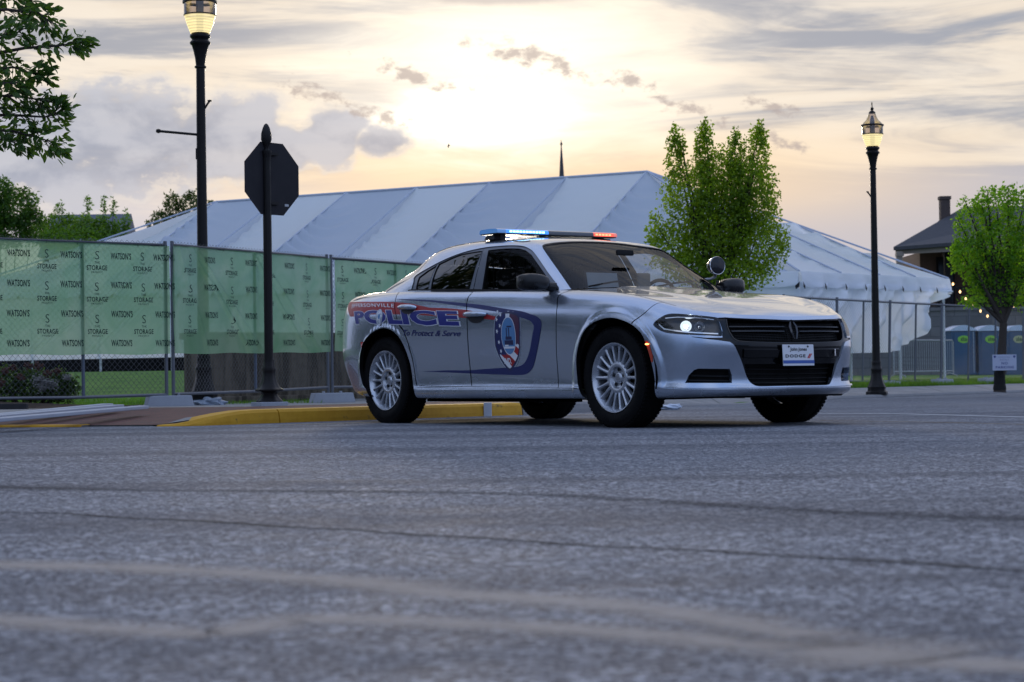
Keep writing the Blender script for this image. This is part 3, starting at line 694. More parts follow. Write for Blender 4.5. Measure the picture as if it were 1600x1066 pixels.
# ---- glasshouse
dlo=cr(f['dlo'],True,1);dlo=[(a,max(b,-.02)) for a,b in f['dlo']]
dl=cr(f['dlo'][:13],False,4)+[(4.826,-.2),(7.781,-.2),(10.3,-.2)]
wsl=[(0,3.02)]+[(1.1,2.98),(2.2,2.87),(2.75,2.80),(3.0,2.68),(3.12,2.3),(3.26,1.2),(3.40,.1),(3.43,-.3),(0,-.3)]
rwl=[(16.3,.25),(14.6,.25),(13.75,.3),(13.6,1.2),(13.7,2.4),(14.0,3.2),(16.3,3.3)]
ins=lambda P,c,k:[(c[0]+(a-c[0])*k,c[1]+(b-c[1])*k) for a,b in P]
gq=f['glass_rq'];gd=cr(f['glass_rd'],True,1);gf=f['glass_fd']
gdp=[(9.457,.06),(9.88,1.75),(9.93,2.12),(9.3,2.38),(8.796,2.52),(7.472,2.60),(7.669,1.627),(7.834,.05)]
gqp=[(10.2,.05),(10.62,1.22),(10.42,1.7),(10.03,2.06),(9.86,1.3),(9.60,.05)]
gfp=[(7.33,.08),(7.10,2.60),(6.30,2.68),(4.9,2.80),(4.42,2.72),(4.18,2.42),(4.13,1.5),(4.13,.06)]
tri=[(4.09,1.3),(4.03,.06),(3.98,.06),(3.96,.5)]
G1=[(dl,True),(wsl,True),(rwl,True),(gdp,True),(gqp,True),(gfp,True)]
bcg=strip([(7.68,-.1),(7.60,1.0),(7.42,2.72)],.006)
VG,FG=cdt([([(min(max(a,-.5),16.5),b) for a,b in L],c) for L,c in G1+[(bcg,True)]],(0,0,16,6),.022);CG=VG[FG].mean(1)
cg=np.full(len(FG),'roof',dtype=object)
cg[pip(CG,wsl)]='ws';cg[pip(CG,rwl)]='rw';cg[pip(CG,dl)]='frame'
cg[pip(CG,gdp)]='gd';cg[pip(CG,gqp)]='gq';cg[pip(CG,gfp)]='gf';
pil=(cg=='frame')&(CG[:,0]<8.0)&(CG[:,0]>7.0)
cg[pip(CG,bcg)]='gap'
roof=shellpart('roof',VG,FG[cg=='roof'],SG,PAINT)
FRM=mat('door_frame_grey',(.10,.115,.14),.38,.25,.3)
shellpart('door_frame',VG,FG[cg=='frame'],SG,FRM,off=-.006)
for s in (-1,1): shellpart('frame_backing',VG,FG[(cg=='gap')],SG,DARK,off=-.015,both=False,side=s)
shellpart('windshield',VG,FG[cg=='ws'],SG,WSG,off=-.004)
shellpart('rear_window',VG,FG[cg=='rw'],SG,TGL,off=-.004)
for s in (-1,1):
    for nm,key,mm in (('front_window','gf',GLS),('rear_window','gd',TGL),('quarter_window','gq',TGL)):
        shellpart(nm if nm!='rear_window' else 'rear_door_window',VG,FG[cg==key],SG,mm,off=-.012,both=False,side=s)
mb=MB()
for L in (gdp,gqp,gfp): wall(mb,SG,[(a,max(b,.02)) for a,b in L],-.004,-.02)
wall(mb,SG,[(a,max(b,0)) for a,b in dl],.001,-.012)
mb.build('window_seal',RUB,CAR)
mb=MB()
wl=[(0,3.02),(1.1,2.98),(2.2,2.87),(2.75,2.80),(3.0,2.68),(3.12,2.3),(3.26,1.2),(3.40,.1)]
band(mb,SG,cr(wl,False,4),.006,.002,.01);band(mb,SG,[(10.6,.05),(9,.05),(7,.05),(5,.05),(4.0,.05)],.010,.004,.012)
mb.build('glass_trim',RUB,CAR)
mb=MB();band(mb,SG,[(3.3,3.6),(5,3.75),(7,3.9),(9,3.9),(11,3.8),(12.5,3.7)],.004,.003,.006);mb.build('roof_ditch',RUB,roof)
# ---- wheels
def make_wheel(name='wheel'):
    e=empty(name);e.parent=CAR
    # axis = local z pointing outward (toward the near side)
    mb=MB();prof=[(.245,-.10),(.27,-.112),(.325,-.112),(.350,-.100),(.358,-.07),(.360,0),(.358,.07),(.350,.100),(.327,.113),(.300,.117),(.272,.113),(.256,.104),(.246,.096)]
    mb.lathe(prof,72,fn=lambda th,z:1-.004*(r_ if False else 0));
    for k in range(72):
        th=2*math.pi*k/72
        for z0 in (-.075,.075):
            d=Vector((math.cos(th),math.sin(th),0));Mx=Matrix.Rotation(th,3,'Z')
            mb.box(d*.3585+Vector((0,0,z0)),(.008,.020,.042),Mx)
    # raised lettering ring on the sidewall
    for k in range(11):
        for base in (1.2,4.35):
            th=base+k*.085;d=Vector((math.cos(th),math.sin(th),0));mb.box(d*.308+Vector((0,0,.117)),(.020,.014,.0025),Matrix.Rotation(th,3,'Z'))
    ty=mb.build('tyre',mat('tyre_rubber',(.005,.005,.0055),.75,spec=.12,bmp=.2,bsc=80),e,True)
    alloy=mat('alloy',(.50,.53,.58),.30,.75,.4)
    mb=MB();mb.lathe([(.247,.085),(.250,.101),(.247,.107),(.241,.106),(.236,.096),(.226,.085),(.220,.04),(.215,-.08),(.22,-.10)],72)
    n=18
    for k in range(n):
        th=2*math.pi*k/n;d=Vector((math.cos(th),math.sin(th),0));t=Vector((-d.y,d.x,0));z=Vector((0,0,1))
        pr=[(.100,.019,.072),(.13,.0135,.078),(.165,.0115,.080),(.20,.0130,.083),(.228,.0200,.086)];kk=len(mb.v);v=[];ff=[]
        for r,hw,zz in pr: v+=[d*r+t*hw+z*(zz-.030),d*r+t*hw*.8+z*(zz-.003),d*r+z*zz*1.035,d*r-t*hw*.8+z*(zz-.003),d*r-t*hw+z*(zz-.030)]
        for i in range(4):
            for j in range(4): ff.append((i*5+j,(i+1)*5+j,(i+1)*5+j+1,i*5+j+1))
        mb.add(v,ff)
    mb.lathe([(.116,.045),(.114,.070),(.106,.077),(.088,.079),(.078,.074),(.070,.055),(.060,.050),(.040,.052),(.036,.062),(.030,.066),(.0,.067)],48)
    rim=mb.build('rim',alloy,e,True)
    mb=MB()
    for k in range(5):
        mb=MB();th=2*math.pi*k/5+.3;d=Vector((math.cos(th),math.sin(th),0));mb.lathe([(.0135,.0),(.0135,.012),(.009,.0125),(.0085,.004),(0,.003)],12,Matrix.Translation(d*.0575+Vector((0,0,.048))));mb.build('lug_nut',mat('lug_dark',(.03,.035,.04),.4,.5),rim,True)
    mb=MB()
    for k in range(n):
        th=2*math.pi*(k+.5)/n
    mb.lathe([(.215,-.02),(.21,.0),(.09,.01),(0,.012)],40);mb.build('brake_disc',mat('brake_dark',(.03,.03,.032),.5,.6),e,True)
    mb=MB();mb.box(Vector((0,.008,.068)),(.012,.012,.002));mb.lathe([(.026,.066),(.024,.0695),(.0,.070)],20);mb.build('centre_cap',mat('cap_grey',(.4,.42,.46),.3,.8),rim,True)
    return e
RZ=.355
w0=make_wheel();w0.rotation_euler=(math.pi/2,0,0);w0.location=(0,-.79,RZ)
for i,(x,y,rx,rz) in enumerate([(-3.052,-.79,1,.4),(0,.79,-1,1.1),(-3.052,.79,-1,.2)]):
    c=w0.copy();COL.objects.link(c);c.parent=CAR
    for ch in list(w0.children):
        d=ch.copy();COL.objects.link(d);d.parent=c
        if ch.name.startswith('rim'):
            for g in ch.children: e2=g.copy();COL.objects.link(e2);e2.parent=d
    c.location=(x,y,RZ);c.rotation_euler=(rx*math.pi/2,0,0) if rx==1 else (-math.pi/2,0,0)
# axles, underside and wheel housings
for cx in (.037,-2.962):
    for s in (-1,1):
        mb=MB();n=20;v=[];ff=[]
        for i in range(n+1):
            th=math.pi*(i/n)*1.12-.06*math.pi
            for y in (.90,.50): v.append((cx+.435*math.cos(th),s*y,.355+.435*math.sin(th)))
        ff=[(2*i,2*i+1,2*i+3,2*i+2) for i in range(n)]
        mb.add(v,ff);k=len(mb.v);mb.add([(cx,s*.5,.355)]+[v[2*i+1] for i in range(n+1)],[(0,i+1,i+2) for i in range(n)]);mb.build('wheel_housing',DARK,CAR)
mb=MB();mb.box((-1.5,0,.235),(2.10,1.62,.04));mb.box((-1.5,0,.21),(1.9,.5,.05));mb.box((.56,0,.225),(.28,1.30,.03));mb.box((-3.65,0,.33),(.5,1.4,.05));mb.box((0,0,.26),(.8,.9,.05));mb.box((-3.0,0,.28),(.7,.9,.06));mb.box((0,0,.3),(.07,1.5,.07));mb.box((-3.05,0,.3),(.07,1.5,.07));mb.box((-1.52,-.80,.205),(2.0,.05,.05));mb.box((-1.52,.80,.205),(2.0,.05,.05))
mb.tube([(-3.8,-.3,.24),(-3.9,-.3,.25),(-4.02,-.3,.26)],.035,12)
mb.build('underbody',DARK,CAR)
# ---- decals following the shell
def decal(name,poly,m,off,par,step=.02,**k):
    V3,F3=cdt([(poly,True)],(min(p[0] for p in poly)-.05,min(p[1] for p in poly)-.05,max(p[0] for p in poly)+.05,max(p[1] for p in poly)+.05),step)
    return shellpart(name,V3,F3[pip(V3[F3].mean(1),poly)],SB,m,off=off,both=False,side=-1,parent=par,**k)
VB=mat('decal_blue',(.005,.013,.10),.4,0,.05,var=.03);VR=mat('decal_red',(.34,.008,.012),.4,0,.05,var=.03);VW=mat('decal_white',(.72,.74,.78),.35,0,.4,var=.02);VD=mat('decal_navy',(.010,.015,.07),.4,0,.12,var=.03);VL=mat('decal_light_blue',(.08,.22,.44),.35,0,.4,var=.1,sc=30)
VP=mat('decal_police_blue',(.008,.016,.19),.4,0,.05,var=.03);VS=mat('decal_silver',(.45,.5,.58),.3,.3,.5)
bo=cr(f['blue_o'],False,3);bi=cr(f['blue_i'],False,3)
def crop(poly,a,b_):   # keep the part of a uv polygon between two u values
    P=np.array(poly);
    def clip(P,u,sgn):
        out=[]
        for i in range(len(P)):
            p,q=P[i],P[(i+1)%len(P)];ip=(p[0]-u)*sgn>=0;iq=(q[0]-u)*sgn>=0
            if ip: out.append(p)
            if ip!=iq: t=(u-p[0])/(q[0]-p[0]);out.append(p+(q-p)*t)
        return np.array(out)
    P=clip(P,a,1);P=clip(P,b_,-1);return [tuple(x) for x in P]
blue=bo+bi
def doorcrop(poly,lo,hi): return crop(poly,lo,hi)
for poly,m,nm,off in ((f['red'],VR,'red_stripe',.0020),(blue,VB,'blue_stripe',.0026)):
    V3,F3=cdt([(poly,True),(gaps[1],True),(gaps[2],True)],(11.5,3,22,8),.018);C3=V3[F3].mean(1);inn=pip(C3,poly)
    for g in gaps: inn&=~pip(C3,g)
    di=pip(C3,FD);dr=pip(C3,RD)
    shellpart(nm,V3,F3[inn&di],SB,m,off=off,both=False,side=-1,parent=FDo)
    shellpart(nm,V3,F3[inn&dr],SB,m,off=off,both=False,side=-1,parent=RDo)
    if (inn&~di&~dr).any(): shellpart(nm,V3,F3[inn&~di&~dr],SB,m,off=off,both=False,side=-1,parent=body)
def lettering(name,body_,quad,m,off,par,bold=0.,shear=0.,grow=0.,space=1.,sub=False):
    V3,F3=textmesh(body_,1.,bold,shear,space,.06);lo,hi=V3.min(0),V3.max(0);T=(V3-lo)/(hi-lo)
    if grow: T=(T-.5)*(1+np.array(grow))+.5
    Q=np.array(quad);a=Q[3]*(1-T[:,:1])+Q[2]*T[:,:1];c=Q[0]*(1-T[:,:1])+Q[1]*T[:,:1];uv=a*(1-T[:,1:])+c*T[:,1:]
    P=SB(uv[:,0],uv[:,1],off);return pydata(name,P,F3,m,par,False)
lettering('white_lettering_edge','POLICE',f['police'],VW,.0028,body,bold=.070,grow=(.016,.07),space=1.06)
lettering('police_lettering','POLICE',f['police'],VP,.0036,body,bold=.052,space=1.06)
lettering('city_lettering','JEFFERSONVILLE',f['jeff'],VW,.0038,body,bold=.012,space=1.2)
lettering('motto_lettering','To Protect & Serve',f['serve'],VB,.0028,RDo,bold=.016,shear=.35)
# star badge in the O
def disc(name,uv,ru,m,off,par,n=28,fn=None,asp=1.):
    pts=[]
    for k in range(n):
        th=2*math.pi*k/n;q=ru*(fn(k) if fn else 1);pts.append((uv[0]-q*math.cos(th)/SU*asp,uv[1]+q*math.sin(th)/SV))
    q=5;W=[(uv[0],uv[1])]+[(uv[0]+(a-uv[0])*j/q,uv[1]+(c-uv[1])*j/q) for j in range(1,q+1) for a,c in pts];P=SB([p[0] for p in W],[p[1] for p in W],off)
    return pydata(name,P,[(0,i+1,(i+1)%n+1) for i in range(n)]+[(1+(j-1)*n+i,1+j*n+i,1+j*n+(i+1)%n,1+(j-1)*n+(i+1)%n) for j in range(1,q) for i in range(n)],m,par)
st=f['star'][0];disc('badge_disc',st,.042,VS,.0054,body);disc('badge_star',st,.038,VW,.0062,body,10,lambda k:1. if k%2==0 else .42);disc('badge_centre',st,.014,VL,.0070,body)
# door shield
shp=cr(f['shield'],True,2);ctr=np.mean(np.array(f['shield']),0)
scl=lambda k:[tuple(ctr+(np.array(p)-ctr)*k) for p in shp]
decal('shield_edge',scl(1.03),VS,.0024,FDo);decal('shield_border',scl(.99),VD,.0030,FDo);sface=scl(.90)
V3,F3=cdt([(sface,True)],(12.8,3.4,14.,6.5),.008);C3=V3[F3].mean(1);inn=pip(C3,sface)
P3=SB(C3[:,0],C3[:,1],0);
dv=(C3[:,1]-ctr[1])*SV;du=-(C3[:,0]-ctr[0])*SU     # du grows toward the nose
s1=np.floor((dv+du*.55+.5)/.034).astype(int)%2
band_=np.where((du<-.01)&(dv>-.02)|(du<-.02)&(dv>-.06),0,np.where(dv>.12,3,np.where((du>.02)&(dv>-.02),3,1)))
for key,m in (('blue',VB),('red',VR),('white',VW),('top',mat('decal_plum',(.07,.015,.05),.4,0,.12))):
    sel={'blue':band_==0,'top':band_==3,'red':(band_==1)&(s1==0),'white':(band_==1)&(s1==1)}[key]&inn
    shellpart('shield_'+key,V3,F3[sel],SB,m,off=.0036,both=False,side=-1,parent=FDo)
for k,(a,c) in enumerate([(-.075,.115),(-.05,.095),(-.08,.075),(-.055,.05),(-.08,.03),(-.07,-.01),(-.06,-.045)]):
    disc('shield_star',(ctr[0]-a/SU,ctr[1]+c/SV),.010,VW,.0044,FDo,10,lambda k:1. if k%2==0 else .45)
sl_=(ctr[0]-.012/SU,ctr[1]+.012/SV)
disc('seal_ring',sl_,.074,VW,.0046,FDo,40,asp=.80);disc('seal',sl_,.070,VL,.0052,FDo,40,asp=.80)
mb=MB()
def uvbox(mb,cu,cv,wu,wv,off):
    q=[(cu-wu/2,cv-wv/2),(cu+wu/2,cv-wv/2),(cu+wu/2,cv+wv/2),(cu-wu/2,cv+wv/2)];mb.add(SB([sl_[0]-a/SU for a,c in q],[sl_[1]+c/SV for a,c in q],off),[(0,1,2,3)])
uvbox(mb,0,-.025,.07,.018,.0058);uvbox(mb,.0,-.008,.05,.012,.0058);uvbox(mb,-.015,.012,.008,.035,.0058);uvbox(mb,.004,.012,.008,.035,.0058);uvbox(mb,.008,.034,.04,.006,.0058)
mb.build('seal_boat',VD,FDo)
mb=MB();uvbox(mb,0,-.044,.085,.008,.0058);uvbox(mb,-.02,-.036,.03,.006,.0060);mb.build('seal_water',VW,FDo)
def txt(body_,uv,wd,ht,m,off,par,name='lettering',**k):
    a,c=wd/2/SU,ht/2/SV;lettering(name,body_,[(uv[0]+a,uv[1]+c),(uv[0]-a,uv[1]+c),(uv[0]-a,uv[1]-c),(uv[0]+a,uv[1]-c)],m,off,par,**k)
txt('IND.',(ctr[0]+.01/SU,ctr[1]-.082/SV),.060,.020,VW,.0050,FDo,bold=.03)
# handles
for s in (-1,1):
    for key,par in (('handle_f',FDo if s==-1 else FDf),('handle_r',RDo if s==-1 else RDf)):
        u0,v0=np.mean(np.array(f[key]),0);c=SB([u0],[v0],.0)[0];n=nrm(B_,[u0],[v0])[0]*SGB
        mb=MB();P=[]
        pts=[SB([u0+a/SU],[v0+.05],o)[0] for a,o in ((.088,.004),(.078,.022),(.05,.030),(0,.033),(-.05,.030),(-.078,.020),(-.086,.004))]
        if s==1: pts=[q*(1,-1,1) for q in pts]
        mb.tube(pts,[.014,.018,.021,.022,.021,.018,.013],10);mb.build('handle',PAINT,par,True)
        pl=[(u0+.070/SU*math.cos(t),v0-.10+.026/SV*math.sin(t)) for t in np.linspace(0,2*math.pi,24,endpoint=False)]
        P=SB([u0]+[q[0] for q in pl],[v0-.1]+[q[1] for q in pl],.0045);P=P*(1,-s,1)
        pydata('handle_recess',P,[(0,i+1,(i+1)%24+1) for i in range(24)],mat('recess_dark',(.03,.03,.035),.4,.3),par)
# fuel flap outline etc. left to the shell; mirrors
def mirror_(s):
    y=-s
    mb=MB();n=18;v=[];ff=[]
    sec=[(-.130,.35),(-.120,.80),(-.08,.97),(-.02,1.0),(.05,.97),(.10,.88),(.135,.70),(.150,.40)]
    # housing: sections along y (outboard), rounded box section in x-z
    ysec=[(.86,.45),(.885,.72),(.93,.90),(.985,.98),(1.04,.95),(1.075,.78),(1.09,.45)]
    for yy,k in ysec:
        for j in range(n):
            th=2*math.pi*j/n;cx,cz=math.cos(th),math.sin(th);e=.55
            X=math.copysign(abs(cx)**e,cx)*.085*k;Zz=math.copysign(abs(cz)**e,cz)*.066*k
            v.append((-.845+X+(1.09-yy)*.12,-y*yy*-1 if False else s*yy,1.066+Zz+(yy-.9)*.03))
    m_=len(ysec)
    for i in range(m_-1):
        for j in range(n): ff.append((i*n+j,i*n+(j+1)%n,(i+1)*n+(j+1)%n,(i+1)*n+j))
    ff+= [tuple(range(n)),tuple((m_-1)*n+j for j in range(n))]
    mb.add(v,ff);mb.tube([(-.80,s*.80,1.03),(-.81,s*.84,1.035),(-.83,s*.90,1.045)],[.04,.035,.03],10)
    o=mb.build('side_mirror',mat('mirror_plastic',(.006,.006,.007),.30,spec=.4),CAR,True)
    mb=MB();mb.box((-.925,s*.98,1.070),(.004,.16,.095));mb.build('mirror_glass',mat('mirror_silver',(.8,.8,.8),.02,1.),o)
mirror_(-1);mirror_(1)
# spotlight on the far pillar
mb=MB();M=Matrix.Translation((-.93,.90,1.235))@Vector((.98,-.12,.05)).to_track_quat('Z','Y').to_matrix().to_4x4()
mb.lathe([(0,-.07),(.03,-.066),(.052,-.045),(.067,-.01),(.072,.02),(.072,.032)],28,M);sp=mb.build('spotlight',mat('spot_black',(.015,.015,.017),.2,.2,.5),CAR,True)
mb=MB();mb.lathe([(.0715,.024),(.0735,.030),(.0715,.034),(.069,.033)],28,M);mb.build('spotlight_rim',CHR,sp,True)
mb=MB();mb.lathe([(.070,.031),(.05,.036),(0,.039)],28,M);mb.build('spotlight_glass',mat('spot_glass',(.012,.012,.016),.12,.0,.4),sp,True)
mb=MB();mb.tube([(-.93,.90,1.165),(-.94,.90,1.145),(-.96,.87,1.132),(-.985,.805,1.125)],[.014,.012,.011,.011],10);mb.build('spotlight_arm',mat('arm_grey',(.35,.36,.38),.35,.8),sp,True)
# ---- light bar
LBX=-1.935;mb=MB();lb=empty('light_bar');lb.parent=CAR
mb.box((LBX,0,1.512),(.24,1.20,.012),bev=.004)
for s in (-1,1):
    mb.box((LBX,s*.50,1.475),(.10,.05,.07));mb.box((LBX,s*.565,1.482),(.14,.07,.035),taper=.7)
mb.build('bar_base',mat('bar_black',(.015,.015,.018),.3),lb)
def barseg(nm,y0,y1,m):
    v=[];n=14;sec=[(-.125,.0),(-.125,.022),(-.118,.036),(-.10,.042),(0,.046),(.10,.042),(.118,.036),(.125,.022),(.125,.0)]
    k=len(sec)
    for yy,sh_ in ((y0,1.),(y1,1.)): v+=[(LBX+a,yy,1.514+z*.80) for a,z in sec]
    mb=MB().add(v,[(i,i+1,k+i+1,k+i) for i in range(k-1)]+[tuple(range(k)),tuple(k+i for i in range(k))]);return mb.build(nm,m,lb)
# driver side far = red, near end = blue
SMK=mat('smoked_lens',(.07,.075,.085),.12,0,.8);BL=glassmat('blue_lens',(.25,.5,1.),1.);
barseg('centre_lens',-.10,.36,SMK)
def bluemat(nm,col,ecol,st):
    m,bb=newmat(nm);p=pbsdf(bb,col,.12,0,1.);p.inputs['Emission Color'].default_value=(*ecol,1);p.inputs['Emission Strength'].default_value=st;outp(bb,p.outputs[0]);return m
barseg('blue_lens',-.52,-.10,bluemat('blue_dome',(.02,.10,.5),(.05,.30,1.),.9));barseg('end_cap',-.605,-.52,bluemat('end_dome',(.10,.2,.4),(.1,.3,.7),.35))
barseg('red_lens',.36,.575,bluemat('red_dome',(.5,.04,.02),(1.,.12,.06),.9));barseg('end_cap',.575,.605,bluemat('end_dome2',(.5,.12,.10),(1.,.25,.2),.5))
eb=emit('led_blue',(.30,.66,1.),4.);er=emit('led_red',(1.,.20,.10),3.5)
for k in range(11):
    for xx in (-.128,.128):
        mb=MB().box((LBX+xx,-.475+k*.032,1.528),(.004,.022,.014));mb.build('blue_led',eb,lb)
for k in range(5):
    for xx in (-.128,.128):
        mb=MB().box((LBX+xx,.39+k*.034,1.528),(.004,.022,.014));mb.build('red_led',er,lb)
# ---- plate
pc=Vector(SB([0.0],[4.62],0)[0]);pe=empty('license_plate',(pc.x+.026,0,.495));pe.parent=CAR;pe.rotation_euler=(0,R(-3),0)
MB().box((0,0,0),(.006,.295,.148),bev=.0025).build('plate',mat('plate_white',(.62,.64,.68),.35,.1,.2,var=.04),pe)
MB().box((.0036,0,-.047),(.0012,.295,.022)).build('blue_band',mat('plate_blue',(.03,.09,.35),.4),pe)
def flattext(name,body_,wd,ht,M,m,par,bold=0.,shear=0.,space=1.):
    V3,F3=textmesh(body_,1.,bold,shear,space);lo,hi=V3.min(0),V3.max(0);T=(V3-(lo+hi)/2)/(hi-lo)*(wd,ht)
    return pydata(name,[M@Vector((a,c,0)) for a,c in T],F3,m,par)
PM=lambda y,z:Matrix.Translation((.0046,y,z))@Matrix(((0,0,1,0),(1,0,0,0),(0,1,0,0),(0,0,0,1)))
INK=mat('ink_black',(.01,.01,.012),.4);flattext('name_lettering','John Jones',.16,.032,PM(0,.038),INK,pe,.02,.1)
flattext('make_lettering','DODGE',.19,.022,PM(-.03,-.006),INK,pe,.03,0,1.25);flattext('slash_lettering','//',.05,.032,PM(.105,-.006),mat('ink_red',(.5,.02,.02),.4),pe,.06,.35)
mb=MB()
for yy in (-.09,.09): mb.lathe([(0,.004),(.006,.003),(.007,0)],10,PM(yy,.060))
mb.build('plate_screw',MBLK,pe);MB().box((-.02,0,0),(.03,.28,.14)).build('plate_bracket',MBLK,pe)
flattext('bumper_emblem','R',.022,.05,Matrix.Translation(Vector(SB([1.95],[4.75],.012)[0]*(1,-1,1)))@Matrix.Rotation(.42,4,'Z')@PM(0,0).to_3x3().to_4x4(),CHR,CAR,.02)
# ---- cabin
SEAT=mat('seat_black',(.005,.005,.006),.8,bmp=.3,bsc=90);CAB=mat('cabin_plastic',(.008,.008,.009),.65)
for s in (-1,1):
    st_=empty('front_seat',(-1.62,s*.38,.30));st_.parent=CAR
    MB().box((.12,0,.14),(.52,.50,.16),bev=.05).build('seat_cushion',SEAT,st_,True)
    mb=MB();Rm=Matrix.Rotation(R(-14),3,'Y');mb.box((-.22,0,.45),(.14,.48,.62),Rm,bev=.05,taper=1.0).build('seat_back',SEAT,st_,True)
    MB().box((-.315,0,.845),(.10,.27,.19),Rm,bev=.045).build('headrest',SEAT,st_,True)
MB().box((-2.62,0,.52),(.5,1.3,.2),bev=.05).build('rear_bench',SEAT,CAR,True)
MB().box((-2.92,0,.80),(.16,1.3,.5),Matrix.Rotation(R(-18),3,'Y'),bev=.05).build('rear_backrest',SEAT,CAR,True)
mb=MB();mb.box((-.80,0,.86),(.36,1.44,.20),bev=.06);mb.box((-1.2,0,.56),(.9,.22,.36),bev=.03);mb.box((-1.75,0,.33),(2.6,1.5,.08));mb.build('dashboard',CAB,CAR,True)
mb=MB();pts=[(-1.02+.08*math.sin(t)*.4,.38+.185*math.cos(t),.93+.185*math.sin(t)) for t in np.linspace(0,2*math.pi,33)];mb.tube(pts,.015,8);mb.tube([(-.85,.38,.88),(-1.0,.38,.93)],.03,8);mb.box((-1.0,.38,.93),(.03,.32,.05));mb.build('steering_wheel',CAB,CAR,True)
# computer mount and prisoner partition seen through the windshield
mb=MB();mb.tube([(-1.05,-.12,.60),(-1.03,-.14,.95),(-1.02,-.16,1.02)],.018,8);mb.box((-1.03,-.18,1.08),(.03,.34,.20),Matrix.Rotation(R(-12),3,'Y'),bev=.01);mb.build('computer_mount',CAB,CAR)
MB().box((-1.012,-.18,1.083),(.004,.30,.165),Matrix.Rotation(R(-12),3,'Y')).build('computer_back',mat('laptop_grey',(.20,.24,.27),.5),CAR)
mb=MB();mb.box((-.80,.05,1.09),(.03,.12,.13),bev=.012);mb.tube([(-.80,.05,.95),(-.80,.05,1.05)],.010,6);mb.build('radar_unit',mat('unit_grey',(.10,.11,.11),.6),CAR)
mb=MB();mb.box((-.90,-.05,1.315),(.02,.17,.045),bev=.012);mb.build('rear_view_mirror',CAB,CAR)
mb=MB();mb.tube([(-2.02,y,1.36) for y in (-.56,0,.56)],.018,8);mb.tube([(-2.02,-.62,.5),(-2.02,-.56,1.36)],.018,8);mb.tube([(-2.02,.62,.5),(-2.02,.56,1.36)],.018,8);mb.box((-2.02,0,.70),(.02,1.2,.40))
for y in np.arange(-.5,.51,.1): mb.tube([(-2.02,y,.9),(-2.02,y,1.36)],.006,5)
mb.build('partition',CAB,CAR)
mb=MB()
for y0 in (-.35,.25): mb.tube([(-.585,y0-.3,1.032),(-.66,y0,1.075),(-.74,y0+.28,1.10)],.007,6);
mb.build('wiper',MBLK,CAR)
mb=MB();mb.tube([(-2.75,0,1.43),(-2.78,0,1.47),(-2.9,0,1.49)],[.03,.018,.004],8);mb.build('antenna',MBLK,CAR,True)
# headliner keeps the cabin dark
V4=VG;sel=(cg=='roof')&(CG[:,1]>3.0)&(CG[:,0]<12.5);shellpart('headliner',VG,FG[sel],SG,mat('headliner_grey',(.012,.012,.012),.9),off=-.04)
sel=(cg=='roof')&(CG[:,1]<=3.0);shellpart('pillar_trim',VG,FG[sel],SG,CAB,off=-.03)
# ------------------------------------------------------------ terrain
def S01(t): t=np.clip(t,0,1);return t*t*(3-2*t)
KX=[-60,-10,-4.36,-2.92,-2.62,-1.96,-1.23,.10,.75,2.9,5.93,11.3,25,60];KY=[17.6,17.1,16.9,16.45,16.45,17.3,18.0,19.3,20.6,28,36.9,44,62,100]
def kerbY(x): return np.interp(x,KX,KY)
def roadz(x,y): return -.13*S01((np.asarray(y)-19)/17)*S01((np.asarray(x)+1)/4)
def gz(x,y):
    x=np.asarray(x,float);y=np.asarray(y,float);s=y-kerbY(x)
    ramp=S01((x+2.95)/.75)
    PL=np.interp(s,[0,3.5,7,12,14,20,35,60],[0.,.10,.07,.035,.05,.2,.66,.7]);PL=PL+.112*ramp*np.interp(s,[0,3.5],[1,0])
    PL=np.where(s<3.5,PL,PL)
    PR=np.interp(s,[0,.6,2.6,4.2,20,50],[-.08,-.08,.035,.10,.12,.2])
    a=S01((x-.2)/3.5);return PL*(1-a)+PR*a
def sheet(name,x0,x1,nx,s0,s1,ns,m,dz=0.,smooth=True,sfn=None,**k):
    v=[];
    for j in range(ns+1):
        for i in range(nx+1):
            x=x0+(x1-x0)*i/nx;a=s0(x) if callable(s0) else s0;c=s1(x) if callable(s1) else s1
            y=float(kerbY(x))+a+(c-a)*(j/ns)**(1. if ns<30 else 1.6);v.append((x,y,float(gz(x,y))+dz))
    return pydata(name,v,[(j*(nx+1)+i,j*(nx+1)+i+1,(j+1)*(nx+1)+i+1,(j+1)*(nx+1)+i) for j in range(ns) for i in range(nx)],m,None,smooth,**k)
# asphalt: bituminous matrix with pale and dark stones
m,bb=newmat('asphalt');t=bb.n('ShaderNodeTexCoord');v=t.outputs['Object']
vo=bb.n('ShaderNodeTexVoronoi',_Scale=150.);bb.l(v,vo.inputs['Vector'])
vo2=bb.n('ShaderNodeTexVoronoi',_Scale=64.);bb.l(v,vo2.inputs['Vector'])
rnd=bb.n('ShaderNodeSeparateColor');bb.l(vo.outputs['Color'],rnd.inputs[0]);rnd2=bb.n('ShaderNodeSeparateColor');bb.l(vo2.outputs['Color'],rnd2.inputs[0])
mp=bb.n('ShaderNodeMapping');mp.inputs['Scale'].default_value=(.22,1.,1.);mp.inputs['Rotation'].default_value=(0,0,R(4));bb.l(v,mp.inputs[0])
big=bb.noise(mp.outputs[0],.8,5,.6,.4);mid=bb.noise(v,3.5,5,.65);fine=bb.noise(v,260,3,.6)
mp2=bb.n('ShaderNodeMapping');mp2.inputs['Scale'].default_value=(.06,1.,1.);mp2.inputs['Rotation'].default_value=(0,0,R(3));bb.l(v,mp2.inputs[0]);bands=bb.noise(mp2.outputs[0],1.3,4,.6)
c=bb.mix(bb.ss(rnd.outputs[0],.40,.98),(.046,.052,.066),(.37,.385,.42))
c=bb.mix(bb.ss(rnd2.outputs[1],.78,.90,0,.6),c,(.58,.59,.61))
